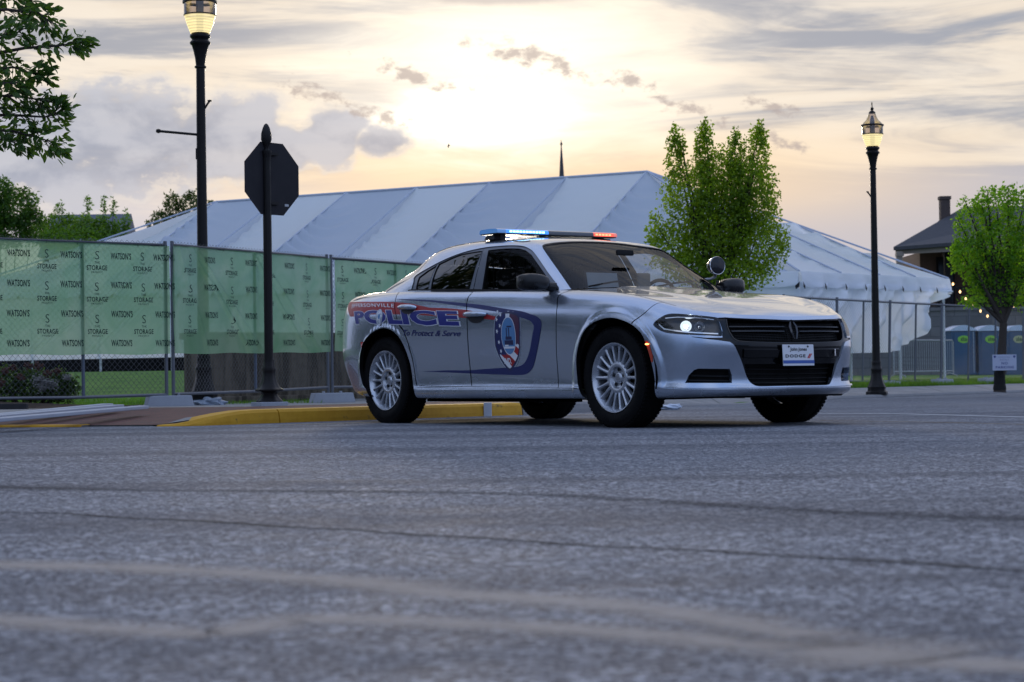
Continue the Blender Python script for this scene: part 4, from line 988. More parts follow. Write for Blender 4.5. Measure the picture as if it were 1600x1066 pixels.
c=bb.mix(bb.ss(big,.3,.7),c,bb.mix(.25,c,(.14,.15,.17)))
c=bb.mix(bb.ss(bands,.40,.64,.0,.45),c,(.04,.045,.06));c=bb.mix(bb.ss(mid,.4,.75,0,.15),c,(.13,.135,.15))
h=bb.math('ADD',bb.math('MULTIPLY',vo.outputs['Distance'],-1.0),bb.math('MULTIPLY',fine,.5))
h=bb.math('ADD',h,bb.math('MULTIPLY',vo2.outputs['Distance'],-.8))
outp(bb,pbsdf(bb,c,bb.ss(mid,.3,.7,.80,.90),0,0,.12,bump(bb,h,.004,.5)).outputs[0]);ASP=m
v=[];nx,ny=80,90
ys=list(np.linspace(.3,5,20))+list(np.geomspace(5.3,140,ny-19))
xs=np.concatenate([-np.geomspace(80,.5,40),[0],np.geomspace(.5,80,40)])
for y in ys:
    for x in xs: v.append((x,y,float(roadz(x,y))))
nx=len(xs)-1
pydata('road',v,[(j*(nx+1)+i,j*(nx+1)+i+1,(j+1)*(nx+1)+i+1,(j+1)*(nx+1)+i) for j in range(len(ys)-1) for i in range(nx)],ASP,None,True,kind='structure')
MB().box((0,-30,-.30),(400,60.5,.6)).build('ground',ASP,kind='structure')
# far land so that the ground reaches the horizon
SOIL=mat('dry_grass',(.06,.075,.03),.9,sc=.4,var=.4)
v=[(x,y,(-.9 if y<105 else -.1)) for y in (19.5,60,106,300,1500) for x in (-900,-60,0,60,900)]
pydata('far_ground',v,[(j*5+i,j*5+i+1,(j+1)*5+i+1,(j+1)*5+i) for j in range(4) for i in range(4)],SOIL,kind='structure')
m,bb=newmat('lawn_green');t=bb.n('ShaderNodeTexCoord');vv=t.outputs['Object'];n=bb.noise(vv,1.2,6,.6);n2=bb.noise(vv,40,4,.7)
c=bb.mix(bb.ss(n,.3,.7),(.055,.14,.018),(.11,.22,.03));c=bb.mix(bb.ss(n2,.4,.7,0,.5),c,(.03,.08,.012))
outp(bb,pbsdf(bb,c,.8,0,0,.2,bump(bb,n2,.04,.6)).outputs[0]);LAWN=m
sheet('lawn',-60,60,120,.12,90,60,LAWN,-.006,kind='structure')
m,bb=newmat('pavement_concrete');t=bb.n('ShaderNodeTexCoord');vv=t.outputs['Object'];n=bb.noise(vv,1.5,7,.65);n2=bb.noise(vv,70,4,.7)
br=bb.n('ShaderNodeTexBrick',_Scale=1.,_Mortar_Size=.012);br.offset=0;br.inputs['Brick Width'].default_value=1.5;br.inputs['Row Height'].default_value=1.5;bb.l(vv,br.inputs['Vector'])
c=bb.mix(bb.ss(n,.3,.7),(.19,.19,.195),(.28,.275,.27));c=bb.mix(bb.ss(n2,.45,.7,0,.4),c,(.12,.12,.12));c=bb.mix(br.outputs['Fac'],c,(.05,.05,.05))
outp(bb,pbsdf(bb,c,.8,0,0,.3,bump(bb,n2,.006,.5)).outputs[0]);PAV=m
sheet('pavement',-60,60,240,.14,lambda x:float(np.interp(x,[-4.7,-4.5,-1,2,4],[9.5,16.,17.,6,2.7])),14,PAV,0.002,kind='structure')
m,bb=newmat('brick_paving');t=bb.n('ShaderNodeTexCoord');vv=t.outputs['Object']
br=bb.n('ShaderNodeTexBrick',_Scale=1.,_Mortar_Size=.006);br.inputs['Brick Width'].default_value=.2;br.inputs['Row Height'].default_value=.1;bb.l(vv,br.inputs['Vector']);br.inputs['Color1'].default_value=(.10,.040,.035,1);br.inputs['Color2'].default_value=(.15,.060,.05,1);br.inputs['Mortar'].default_value=(.05,.04,.04,1)
n=bb.noise(vv,4,6,.7);c=bb.mix(bb.ss(n,.4,.75,0,.5),br.outputs['Color'],(.05,.045,.048))
outp(bb,pbsdf(bb,c,.75,0,0,.3,bump(bb,n,.01,.4)).outputs[0])
sheet('brick_paving',-4.9,.1,60,lambda x:.16,3.9,14,m,.007,kind='structure')
# kerb: painted yellow round the corner, bare concrete elsewhere
m,bb=newmat('kerb_yellow');t=bb.n('ShaderNodeTexCoord');vv=t.outputs['Object'];n=bb.noise(vv,7,7,.7);n2=bb.noise(vv,2.2,5,.6,.4)
c=bb.mix(bb.ss(n,.2,.8),(.50,.25,.014),(.62,.34,.028));c=bb.mix(bb.ss(n,.60,.70,0,.75),c,(.06,.045,.03));c=bb.mix(bb.ss(n2,.62,.74,0,.6),c,(.09,.07,.05))
outp(bb,pbsdf(bb,c,.65,0,0,.3,bump(bb,n,.008,.4)).outputs[0]);KYEL=m
KCON=mat('kerb_concrete',(.20,.20,.205),.8,bmp=.3,var=.25);
def kerbseg(x0,x1,mm,name='kerb',top=None):
    n=max(6,int(abs(x1-x0)/.12));v=[];ff=[]
    for i in range(n+1):
        x=x0+(x1-x0)*i/n;y=float(kerbY(x));r=float(roadz(x,y));e=1e-2
        t=Vector((2*e,float(kerbY(x+e)-kerbY(x-e)),0)).normalized();nn=Vector((-t.y,t.x,0));g=max(float(gz(x,y+.02)),r+.006)
        P=Vector((x,y,0))
        for d,z in ((-.02,r-.05),(-.012,r+(g-r)*.3),(.0,g-.018),(.02,g+.006),(.16,g+.010),(.17,g-.05)): q=P+nn*d;v.append((q.x,q.y,z))
    for i in range(n):
        for j in range(5): ff.append((i*6+j,(i+1)*6+j,(i+1)*6+j+1,i*6+j+1))
    ff+=[tuple(range(6))[::-1],tuple(n*6+j for j in range(6))]
    return pydata(name,v,ff,mm,None,False,kind='structure')
kerbseg(-30,-3.62,KCON);kerbseg(-4.9,-3.62,KYEL).location.z=.004
for a,c in ((-2.95,-2.03),(-2.02,-1.05),(-1.04,.08)): kerbseg(a,c,KYEL)
kerbseg(.09,14,KCON);kerbseg(14.02,58,KCON)
# worn line paint, tar seam and crack on the near road
def wornmat(nm,col,thr,soft=.25,op=1.):
    m,bb=newmat(nm);t=bb.n('ShaderNodeTexCoord');vv=t.outputs['Object'];n=bb.noise(vv,60,5,.7);uv=bb.n('ShaderNodeUVMap');sp=bb.n('ShaderNodeSeparateXYZ');bb.l(uv.outputs[0],sp.inputs[0])
    e=bb.math('MULTIPLY',bb.math('ABSOLUTE',bb.math('SUBTRACT',sp.outputs[1],.5)),2.)
    n2=bb.noise(vv,9,4,.6)
    k=bb.ss(bb.math('ADD',bb.math('ADD',e,bb.math('MULTIPLY_ADD',n,1.1,-.55)),bb.math('MULTIPLY_ADD',n2,.8,-.4)),thr+soft,thr-soft,0,op)
    p=pbsdf(bb,bb.mix(n,tuple(x*.8 for x in col),col),.9,0,0,.05,bump(bb,n,.006,.5));tr=bb.n('ShaderNodeBsdfTransparent');x=bb.n('ShaderNodeMixShader');bb.l(k,x.inputs[0]);bb.l(tr.outputs[0],x.inputs[1]);bb.l(p.outputs[0],x.inputs[2]);outp(bb,x.outputs[0]);return m
def roadline(name,pts,m,dz=.0012,sub=8,jit=0.):
    """pts: (x, y, width) on the road"""
    P=cr([p[:2] for p in pts],False,sub);W=np.interp(np.linspace(0,1,len(P)),np.linspace(0,1,len(pts)),[p[2] for p in pts]);P=np.array(P)
    t=np.gradient(P,axis=0);t/=np.linalg.norm(t,axis=1)[:,None];n=np.stack([-t[:,1],t[:,0]],1);v=[];L=len(P);jr=np.random.default_rng(3)
    for s in (1,-1):
        for i in range(L):
            j=jit*jr.normal();q=P[i]+n[i]*(s*W[i]/2+j);v.append((q[0],q[1],float(roadz(*q))+dz))
    me=bpy.data.meshes.new(name);me.from_pydata(v,[],[(i,L+i,L+i+1,i+1) for i in range(L-1)]);uvl=me.uv_layers.new(name='UVMap')
    for lp in me.loops: uvl.data[lp.index].uv=((lp.vertex_index%L)/L,1. if lp.vertex_index<L else 0.)
    return obj(name,me,m,None,False,kind='structure')
def pxl(L): return [(*on(a,c).xy,w_) for a,c,w_ in L]
WORN=wornmat('worn_paint',(.60,.52,.44),.50,.75,.62);TAR=wornmat('tar',(.030,.031,.036),.55,.55,.62)
roadline('road_marking',pxl([(-150,880,0.281),(0,883,0.281),(200,888,0.281),(400,898,0.264),(600,914,0.264),(700,927,0.264),(900,941,0.264),(1050,957,0.246),(1200,984,0.229),(1330,1012,0.211)]),WORN)
roadline('road_marking',pxl([(-150,966,0.211),(0,970,0.211),(200,985,0.194),(330,990,0.176),(400,980,0.211),(470,970,0.211),(600,970,0.211),(900,985,0.211),(1150,1005,0.211),(1250,1013,0.281),(1330,1020,0.456),(1420,1030,0.456),(1470,1036,0.246),(1600,1042,0.176),(1750,1050,0.176)]),WORN)
roadline('road_crack',pxl([(-100,796,.035),(0,801,.035),(100,803,.05),(200,810,.04),(320,815,.05),(450,824,.06),(560,829,.04),(650,836,.06),(780,843,.05),(900,852,.07),(1000,856,.04),(1100,861,.07),(1200,868,.05),(1300,873,.07),(1450,882,.08),(1600,893,.06),(1750,903,.05)]),TAR,.0012,6,.004)
roadline('road_crack',pxl([(-200,757,.4),(200,766,.25),(500,768,.35),(800,772,.22),(1000,782,.3),(1300,800,.3),(1700,815,.5)]),wornmat('dark_patch',(.03,.034,.045),.35,.5,.38),.0012)
LINE=wornmat('white_line',(.62,.62,.62),1.0)
roadline('road_marking',[(*on(a,c).xy,.10) for a,c in ((1240,646),(1400,647),(1600,652),(1800,657))],LINE,.002)
roadline('road_marking',[(*on(a,c).xy,.06) for a,c in ((1280,657.5),(1450,660),(1620,664))],wornmat('tan_line',(.35,.26,.17),.7),.002)
roadline('road_marking',[(-1.9,16.2,.10),(-.6,17.3,.10),(.8,18.9,.1)],wornmat('tan_line2',(.36,.29,.2),.8),.0045)
# ------------------------------------------------------------ fences
GALV=mat('galvanised_dull',(.12,.13,.15),.45,.5);WIRE=mat('wire_grey',(.085,.09,.10),.5,.5);PIPE=mat('pipe_dark',(.055,.06,.07),.5,.4);BLOCKM=mat('block_concrete',(.30,.32,.36),.85,bmp=.4,var=.2)
def linkmesh(L,H,pitch=.075,r=.0018,x0=0,z0=0,up=.045):
    mb=MB();H2=H+up
    n=int((L+H2)/pitch)+1
    for d in (1,-1):
        for k in range(-int(H2/pitch)-1,int(L/pitch)+1 if d==1 else n+int(H2/pitch)):
            # line x = a + d*z
            a=k*pitch
            zs=[0,H2];
            if d==1: z_lo=max(0,-a);z_hi=min(H2,L-a)
            else: z_lo=max(0,a-L);z_hi=min(H2,a)
            if z_hi-z_lo<.03: continue
            p0=Vector((x0+a+d*z_lo,(.0015*d),z0+z_lo));p1=Vector((x0+a+d*z_hi,(.0015*d),z0+z_hi));t=(p1-p0).normalized();s=Vector((0,1,0));u=t.cross(s)
            mb.add([p0+s*r,p0-s*r*.6+u*r,p0-s*r*.6-u*r,p1+s*r,p1-s*r*.6+u*r,p1-s*r*.6-u*r],[(0,1,4,3),(1,2,5,4),(2,0,3,5)])
    return mb
def panel(A,Bp,H,zb,label,group,mids=(.5,),lean=0.,railmat=PIPE,postmat=GALV,r=.019,pitch=.075,name='chain_link_fence',ends=(1,1),wr=.0018):
    A=Vector(A);Bp=Vector(Bp);d=Bp-A;L=d.length;e=empty(name,(A.x,A.y,zb[0]),math.atan2(d.y,d.x),label=label,cat='fence panel',group=group)
    sl=(zb[1]-zb[0]);sh=Matrix(((1,0,lean,0),(0,1,0,0),(sl/L,0,1,0),(0,0,0,1)))
    def fin(mb,nm,mm,sm=False):
        mb.v=[tuple(sh@Vector(q)) for q in mb.v];return mb.build(nm,mm,e,sm)
    fin(MB().tube([(0,0,H),(L,0,H)],r,8),'top_rail',railmat,True);fin(MB().tube([(0,0,0),(L*.5,0,-.012),(L,0,0)],r,8),'bottom_rail',postmat,True)
    for q in ([0.012] if ends[0] else [])+([L-.012] if ends[1] else []): fin(MB().tube([(q,0,-.10),(q,0,H+.05)],r*1.15,8),'post',postmat,True)
    for q in mids: fin(MB().tube([(q*L,.01,0),(q*L,.01,H)],r*1.1,8),'mid_post',railmat if railmat is not PIPE else mat('post_blue_grey',(.10,.12,.16),.5,.4),True)
    fin(linkmesh(L,H,pitch,wr),'mesh',WIRE)
    return e,L,sh
FH=1.83
N0=at(-60,628,22.55);N1=at(266,617,24.4);N2=at(516,604.6,28.2);N3=at(706,601,31.1)
panL=[panel((N0.x,N0.y),(N1.x-.03,N1.y-.02),FH,(.205,.21),'leftmost green-bannered chain-link fence panel, beside the flowering shrub','chain-link fence panels with green banners',mids=(.575,)),
panel((N1.x+.03,N1.y+.02),(N2.x-.02,N2.y-.03),FH,(.215,.258),'green-bannered chain-link fence panel in front of the dark street lamp','chain-link fence panels with green banners',mids=(.50,)),
panel((N2.x+.02,N2.y+.03),(N3.x,N3.y),FH,(.258,.27),'green-bannered chain-link fence panel just behind the rear of the police car','chain-link fence panels with green banners',mids=(.52,))]
# banner fabric
def bannermat():
    m,bb=newmat('banner_mesh_green');t=bb.n('ShaderNodeTexCoord');v=t.outputs['Object'];n=bb.noise(v,1.1,5,.6,.8);n2=bb.noise(v,420,2)
    c=bb.mix(bb.ss(n,.35,.65),(.24,.46,.25),(.41,.57,.38))
    d=bb.n('ShaderNodeBsdfDiffuse');bb.l(c,d.inputs[0]);tl=bb.n('ShaderNodeBsdfTranslucent');bb.l(bb.mix(.25,c,(.25,.6,.35)),tl.inputs[0]);bb.l(bump(bb,n2,.002,.3),d.inputs['Normal'])
    x=bb.n('ShaderNodeMixShader',_0=.62);bb.l(d.outputs[0],x.inputs[1]);bb.l(tl.outputs[0],x.inputs[2])
    tr=bb.n('ShaderNodeBsdfTransparent');tr.inputs[0].default_value=(.72,.92,.78,1)
    y=bb.n('ShaderNodeMixShader',_0=.27);bb.l(x.outputs[0],y.inputs[1]);bb.l(tr.outputs[0],y.inputs[2]);outp(bb,y.outputs[0]);return m
BAN=bannermat();BINK=mat('banner_ink',(.012,.035,.028),.7,var=.1)
def banner(pan,L,sh,t0,t1,z0,z1,cols,label,phase=0.,hem=True,FOLDS=()):
    e=empty('banner',pan.location,pan.rotation_euler.z,label=label,cat='banner',group='green printed banners tied to the fence')
    def wav(x,z): return -.035-.010*math.sin(x*5.1+z*2.3+phase)-.007*math.sin(x*2.1-z*4.2+phase*2)-.006*math.sin(x*13+z*1.5)-.004*noise.noise(Vector((x*6,z*6,phase)))
    W0=wav
    def wav(x,z):
        f_=0.
        for x0_,sl_,am in FOLDS: f_+=am*max(0.,1-abs((x-x0_)+(z-z1)*sl_)/.06)
        return W0(x,z)-f_
    fn=lambda a,c:sh@Vector((t0+(t1-t0)*a,wav(t0+(t1-t0)*a,z0+(z1-z0)*c),z0+(z1-z0)*c-(.012*math.sin(a*math.pi*3)**2 if c<.02 else 0)))
    grid('fabric',fn,170,80,BAN,e)
    T1=textmesh("WATSON'S",1.,.026,0,1.05,.25);T2=textmesh('STORAGE',1.,.022,0,1.08,.25);T3=textmesh('THE',1.,.01,0,1.1,.3);T4=textmesh('PROJECT',1.,.01,0,1.2,.3);T5=textmesh('S',1.,-.008,0,1,.2);T6=textmesh('G',1.,-.008,0,1,.2)
    mb=None
    def put(T,cx,cz,wd,ht):
        V3,F3=T;lo,hi=V3.min(0),V3.max(0);Q=(V3-(lo+hi)/2)/(hi-lo)*(wd,ht)
        mb.add([sh@Vector((cx+a,wav(cx+a,cz+c)-.007,cz+c)) for a,c in Q],F3)
    for cx,kind in cols:
        if kind=='w':
            for fr in (.085,.275,.465,.655): mb=MB();put(T1,cx,FH*(1-fr),.29,.082);mb.build('printed_name',BINK,e)
        else:
            for fr in (.165,.37,.58):
                mb=MB();z=FH*(1-fr);put(T2,cx,z,.265,.060);put(T3,cx,z+.062,.065,.026);put(T4,cx,z-.055,.145,.026)
                put(T5,cx,z+.150,.050,.10);mb.build('printed_logo',BINK,e)
    mb=MB()
    for a in np.linspace(t0+.04,t1-.04,8):
        mb.tube([sh@Vector((a,-.04,z1-.02)),sh@Vector((a+.01,-.02,z1+.012)),sh@Vector((a,.02,z1+.02))],.003,5)
    mb.build('cable_tie',INK,e)
    return e
def tx(pan,px,Lx): # distance along a panel for a photo column
    o=pan.location;a=pan.rotation_euler.z;D=Vector((math.cos(a),math.sin(a)));r=at(px,600,1.);# intersect ray (r.x, 1)*s with line o + D*t
    det=r.x*D.y-1.0*D.x;return (o.x*1.0-o.y*r.x)/det*1.0
def cols(pan,L,W,Sg): return [(tx(pan,p,L),'w') for p in W]+[(tx(pan,p,L),'s') for p in Sg]
e,L,sh=panL[0];banner(e,L,sh,-.2,L+.03,.50,FH-.01,cols(e,L,(27,111,188,256),(-14,72,151,222)),'green banner tied to the leftmost fence panel, above the flowering shrub',.3,FOLDS=((2.9,-1.6,.03),(.9,-1.9,.03),(3.3,-1.3,.02)))
e,L,sh=panL[1];banner(e,L,sh,-.02,L+.03,.50,FH-.01,cols(e,L,(326,389,449,506),(294,360,418,478)),'green banner on the fence panel behind the black sign post',1.7,FOLDS=((.35,1.15,.05),(.5,1.25,.03),(1.9,1.1,.045),(2.05,1.3,.03),(.1,.5,.025)))
e,L,sh=panL[2];banner(e,L,sh,.05,L,.51,FH-.02,cols(e,L,(560,609,655,697),(533,585,634,676)),'green banner on the fence panel nearest the police car',3.1,FOLDS=((.6,1.4,.03),))
def footblock(px,py,Y,label,wd=.58):
    p=at(px,py,Y);e=MB()
    e.box((0,0,.07),(wd,.26,.14),taper=.9,bev=.012);e.box((-wd*.2,0,.15),(.02,.10,.03));e.box((wd*.2,0,.15),(.02,.10,.03))
    o=e.build('concrete_block',BLOCKM,None,label=label,cat='fence base',group='concrete feet of the fences');o.location=(p.x,p.y,p.z);o.rotation_euler=(0,0,.35);return o
footblock(264,636,24.4,'pale concrete block holding the double fence posts near the left street lamp')
footblock(519,629.5,28.1,'concrete block under the fence posts beside the rear of the police car',.62)
# right fence, leaning
def fr(px): return at(px,595.5,45.5+(px-1389)*.0187)
FXS=[1222,1306,1389,1470,1555,1642];LB=['chain-link fence panel just right of the police car bonnet','chain-link fence panel behind the base of the right street lamp','chain-link fence panel in front of the sagging tent wall','chain-link fence panel in front of the leftmost portable toilets','rightmost chain-link fence panel behind the small tree']
for i in range(5):
    a,c=fr(FXS[i]),fr(FXS[i+1]);panel((a.x,a.y),(c.x,c.y),1.80,(a.z,c.z),LB[i],'leaning chain-link fence panels by the tent',mids=(.5,),lean=.055 if i<4 else .03,railmat=GALV,r=.021,pitch=.09,wr=.0022)
for px,py,Y,lb in ((1390,606,44.4,'weathered concrete block at the fence foot near the right street lamp'),(1472,602,45.9,'weathered concrete block on the grass left of the parking sign'),(1545,600,47.5,'weathered concrete block on the grass just left of the small tree')):
    o=footblock(px,py,Y,lb,.66);o.rotation_euler=(0,0,.8)
# ------------------------------------------------------------ tent
m,bb=newmat('tent_vinyl');t=bb.n('ShaderNodeTexCoord');v=t.outputs['Object'];n=bb.noise(v,.8,6,.6,.5)
c=bb.mix(n,(.84,.87,.92),(.90,.92,.95));d=pbsdf(bb,c,.45,0,0,.35);tl=bb.n('ShaderNodeBsdfTranslucent');tl.inputs[0].default_value=(.78,.84,.96,1);x=bb.n('ShaderNodeMixShader',_0=.45);bb.l(d.outputs[0],x.inputs[1]);bb.l(tl.outputs[0],x.inputs[2]);outp(bb,x.outputs[0]);VIN=m
tent=empty('event_tent',(0,52,.5),label='long white hipped event tent with slanted roof seams, behind the green fence',cat='tent')
TO=Vector(tent.location);tv=lambda p:Vector(p)-TO
UU=Vector((-.849,.529,0));VV=Vector((.529,.849,0));TC=Vector((6.6,45.6,2.68));TL=27.3;TW=10.;HQ=6.55
def eavez(t,w_): return 2.68+.59*t/TL+.17*w_/TW
RZ0,RZ1=5.80,5.86
def tp(t,w_): p=TC+UU*t+VV*w_;return Vector((p.x,p.y,0))
def rz(t): return RZ0+(RZ1-RZ0)*np.clip((t-HQ)/15.,0,1)
def tri(x,a,c,e): return min(1.,max(0.,(x-a)/(c-a)),max(0.,(e-x)/(e-c)))
def wrinkle(k,c,seed):
    fr_=k-math.floor(k);odd=int(math.floor(k))%2
    e=math.exp(-((1-fr_)/.30)**2)+.6*math.exp(-(fr_/.25)**2)
    return e*(.10 if odd else .04)*math.sin(c*62+2.5*noise.noise(Vector((k*2.2,c*2.5,seed)))*3+fr_*3)*math.sin(math.pi*min(1,c*1.05))
def longface(name,w0,n,rows,seed):
    def fn(a,c):
        t=TL*a;top=min(1.,t/HQ,(TL-t)/(TL-HQ-15.0));cc=c*top;p=tp(t,w0+(TW/2-w0)*cc);z=eavez(t,w0)*(1-cc)+rz(t)*cc
        k=(t-HQ)/2.5+4;fr_=k-math.floor(k);z+=-.20*math.sin(math.pi*fr_)**.85*math.sin(math.pi*cc)**.5-.28*math.sin(math.pi*(k*.5-math.floor(k*.5)))*math.sin(math.pi*min(1,cc*1.02))**.6+wrinkle(k,cc,seed)+(.03 if min(fr_,1-fr_)<.03 else 0)
        p.z=z;return tv(p)
    return grid(name,fn,n,rows,VIN,tent)
longface('roof_panel',0.,460,150,1.);longface('roof_panel',TW,100,30,2.)
def endface(name,t0,sg,n,rows,seed):
    h=HQ if sg>0 else TL-HQ-15.
    def fn(a,c):
        w_=TW*a;top=min(1.,w_/(TW/2),(TW-w_)/(TW/2));cc=c*top;t=t0+sg*h*cc;p=tp(t,w_);z=eavez(t0,w_)*(1-cc)+rz(t0+sg*h)*cc
        k=w_/2.5;fr_=k-math.floor(k);z+=-.10*math.sin(math.pi*fr_)**.8*math.sin(math.pi*cc)**.7+wrinkle(k+1,cc,seed);p.z=z;return tv(p)
    return grid(name,fn,n,rows,VIN,tent)
VIN2=VIN.copy();VIN2.name='tent_vinyl_shaded'  # darker copy of the vinyl: paints the shade bands of the slack roof cloth
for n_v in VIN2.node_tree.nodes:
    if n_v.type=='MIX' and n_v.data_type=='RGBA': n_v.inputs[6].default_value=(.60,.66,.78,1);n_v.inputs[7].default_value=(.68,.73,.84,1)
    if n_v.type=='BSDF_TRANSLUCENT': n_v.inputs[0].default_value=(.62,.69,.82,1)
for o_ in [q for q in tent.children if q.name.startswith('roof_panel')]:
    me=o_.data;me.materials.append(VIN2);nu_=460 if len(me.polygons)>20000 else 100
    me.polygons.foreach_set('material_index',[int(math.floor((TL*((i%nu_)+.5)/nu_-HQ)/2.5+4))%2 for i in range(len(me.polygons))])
endface('roof_panel',0.,1,160,90,3.);endface('roof_panel',TL,-1,80,40,4.)
SEAM=mat('tent_seam',(.40,.45,.55),.6)
mb=MB()
def seamline(t,w0,sg=1):
    top=min(1.,t/HQ,(TL-t)/(TL-HQ-15.));q=[]
    for c in np.linspace(0,top,14): p=tp(t,w0+(TW/2-w0)*c);p.z=eavez(t,w0)*(1-c)+rz(t)*c+.03;q.append(tv(p))
    mb.tube(q,.022,5)
for k in range(-2,9): seamline(HQ+2.5*k+(.0),0.)
for w_ in (2.5,5.,7.5):
    top=min(1.,w_/(TW/2),(TW-w_)/(TW/2));q=[]
    for c in np.linspace(0,top,12): p=tp(HQ*c,w_);p.z=eavez(0,w_)*(1-c)+rz(HQ)*c+.03;q.append(tv(p))
    mb.tube(q,.022,5)
def hipline(t0,w0,t1):
    q=[]
    for c in np.linspace(0,1,14): p=tp(t0+(t1-t0)*c,w0+(TW/2-w0)*c);p.z=eavez(t0,w0)*(1-c)+rz(t1)*c+.03;q.append(tv(p))
    mb.tube(q,.026,5)
hipline(0,0,HQ);hipline(0,TW,HQ);hipline(TL,0,HQ+15.);hipline(TL,TW,HQ+15.)
p,q=tp(HQ,TW/2),tp(HQ+15.,TW/2);p.z=RZ0+.02;q.z=RZ1+.02;mb.tube([tv(p),tv(q)],.035,6)
mb.build('roof_seam',SEAM,tent)
EPT=lambda t,w_:(lambda p:Vector((p.x,p.y,eavez(t,w_))))(tp(t,w_))
def valance(P0,P1,n,m_):
    d=(P1-P0).normalized();out=Vector((d.y,-d.x,0));out=out if out.dot(Vector((TC.x,TC.y,0))-Vector((-2,56,0)))*1>0 or True else -out
    if out.y>.2: out=-out
    if out.x<-.2 and out.y>-.3: out=-out
    def fn(a,c):
        p=P0.lerp(P1,a);k=a*n;fr_=k-math.floor(k);dr=.30+.05*math.sin(math.pi*fr_)
        o=.03+.05*math.sin(c*math.pi*.5)+.035*math.sin(k*2*math.pi)*c+.02*math.sin(k*9)*c+.015*noise.noise(Vector((k*2,c*3,1)))
        return tv(p+out*o+Vector((0,0,-dr*c+.02*(1-c))))
    grid('valance',fn,m_,8,VIN,tent);return out
O1=valance(EPT(0,0),EPT(TL,0),22,300);O2=valance(EPT(0,TW),EPT(0,0),8,140)
mb=MB()
for A_,B__,n_,O_ in ((EPT(0,0),EPT(TL,0),22,O1),(EPT(0,0),EPT(0,TW),8,O2)):
    for k in range(0,n_+1):
        p=A_.lerp(B__,k/n_)+O_*.13;s_=(B__-A_).normalized()
        mb.add([tv(p+s_*a+Vector((0,0,c))) for a,c in ((-.07,-.22),(.05,-.32),(.03,-.40),(-.06,-.34))],[(0,1,2,3)])
mb.build('tie_strap',mat('strap_dark',(.02,.022,.03),.7),tent)
def curtain(name,P0,P1,bot,n,m_,amp,seed,out,pw=1.,pull=0.):
    def fn(a,c):
        p=P0.lerp(P1,a);z0=p.z-.22;zb=bot(a);s=amp*(.25+c**pw)
        ph=a*n*2*math.pi+pull*c*(1.2-a)*6+seed
        off=s*(math.sin(ph)+.55*math.sin(ph*2.3-2*c)+.9*noise.noise(Vector((a*n*1.1-pull*c,c*2.2,seed))))+s*.5*noise.noise(Vector((a*n*4,c*7,seed)))
        return tv(Vector((p.x,p.y,z0+(zb-z0)*c))+out*off)
    grid(name,fn,m_,60,VIN,tent)
curtain('side_wall',EPT(11.,0),EPT(TL,0),lambda a:1.03+.02*a,20,240,.03,1.,O1)
def sbz(P0,P1):
    def f_(a):
        p=P0.lerp(P1,a);px=p.x/p.y*F+800;py=float(np.interp(px,[800,1230,1290,1330,1380,1400,1420,1440,1455,1468],[560,560,553,552,551,546,535,512,480,462]));return max(.15,at(px,py,p.y).z)
    return f_
curtain('side_wall',EPT(9.,0),EPT(0,0),sbz(EPT(9.,0),EPT(0,0)),6,140,.06,3.,O1)
curtain('hanging_side_wall',EPT(0,0),EPT(0,TW),sbz(EPT(0,0),EPT(0,TW)),7,240,.17,2.,O2,.7,1.8)
mb=MB()
for t in np.linspace(.1,TL-.1,11): p=tp(t,.12);mb.tube([tv((p.x,p.y,eavez(t,0)-.1)),tv((p.x,p.y,float(gz(p.x,p.y))-.1))],.035,8)
for w_ in (3.3,6.6,TW-.1): p=tp(.12,w_);mb.tube([tv((p.x,p.y,eavez(0,w_)-.1)),tv((p.x,p.y,0))],.035,8)
mb.build('tent_pole',mat('white_paint',(.6,.62,.66),.5),tent)
p=tp(19.,4.);mb=MB();mb.box(tv(Vector((p.x,p.y,1.0))),(24,2.,.9),Matrix.Rotation(math.atan2(UU.y,UU.x),3,'Z'));mb.build('tent_inside_shade',mat('shade_black',(.01,.01,.012),.9),tent)  # added black box standing in for the shade inside the tent, below its side wall
# ------------------------------------------------------------ wall, planks, bed
m,bb=newmat('weathered_stone');t=bb.n('ShaderNodeTexCoord');v=t.outputs['Object'];mp=bb.n('ShaderNodeMapping');mp.inputs['Scale'].default_value=(5,5,.5);bb.l(v,mp.inputs[0])
n=bb.noise(mp.outputs[0],1.4,7,.65,.6);n2=bb.noise(v,9,6,.7)
c=bb.mix(bb.ss(n,.35,.65),(.060,.047,.037),(.18,.145,.115));c=bb.mix(bb.ss(n2,.45,.75,0,.6),c,(.07,.055,.045));outp(bb,pbsdf(bb,c,.85,0,0,.2,bump(bb,n2,.03,.6)).outputs[0])
wa=at(318,632,29.2);wb=at(800,628,33.5);d=wb-wa;L=math.hypot(d.x,d.y)
mb=MB();mb.box((L/2,.25,.50),(L,.5,1.04),bev=.02);mb.box((L/2,.25,1.06),(L+.1,.6,.10),bev=.02);mb.box((L/2,.2,.08),(L+.06,.56,.16),bev=.02)
o=mb.build('stone_wall',m,None,label='low brown weathered stone wall standing behind the fence and the left street lamp',cat='wall');o.location=(wa.x,wa.y,-.02);o.rotation_euler=(0,0,math.atan2(d.y,d.x))
m,bb=newmat('plank_white');t=bb.n('ShaderNodeTexCoord');n=bb.noise(t.outputs['Object'],3,6,.7);outp(bb,pbsdf(bb,bb.mix(bb.ss(n,.5,.75,0,.6),(.36,.39,.46),(.22,.22,.25)),.5).outputs[0]);PLK=m
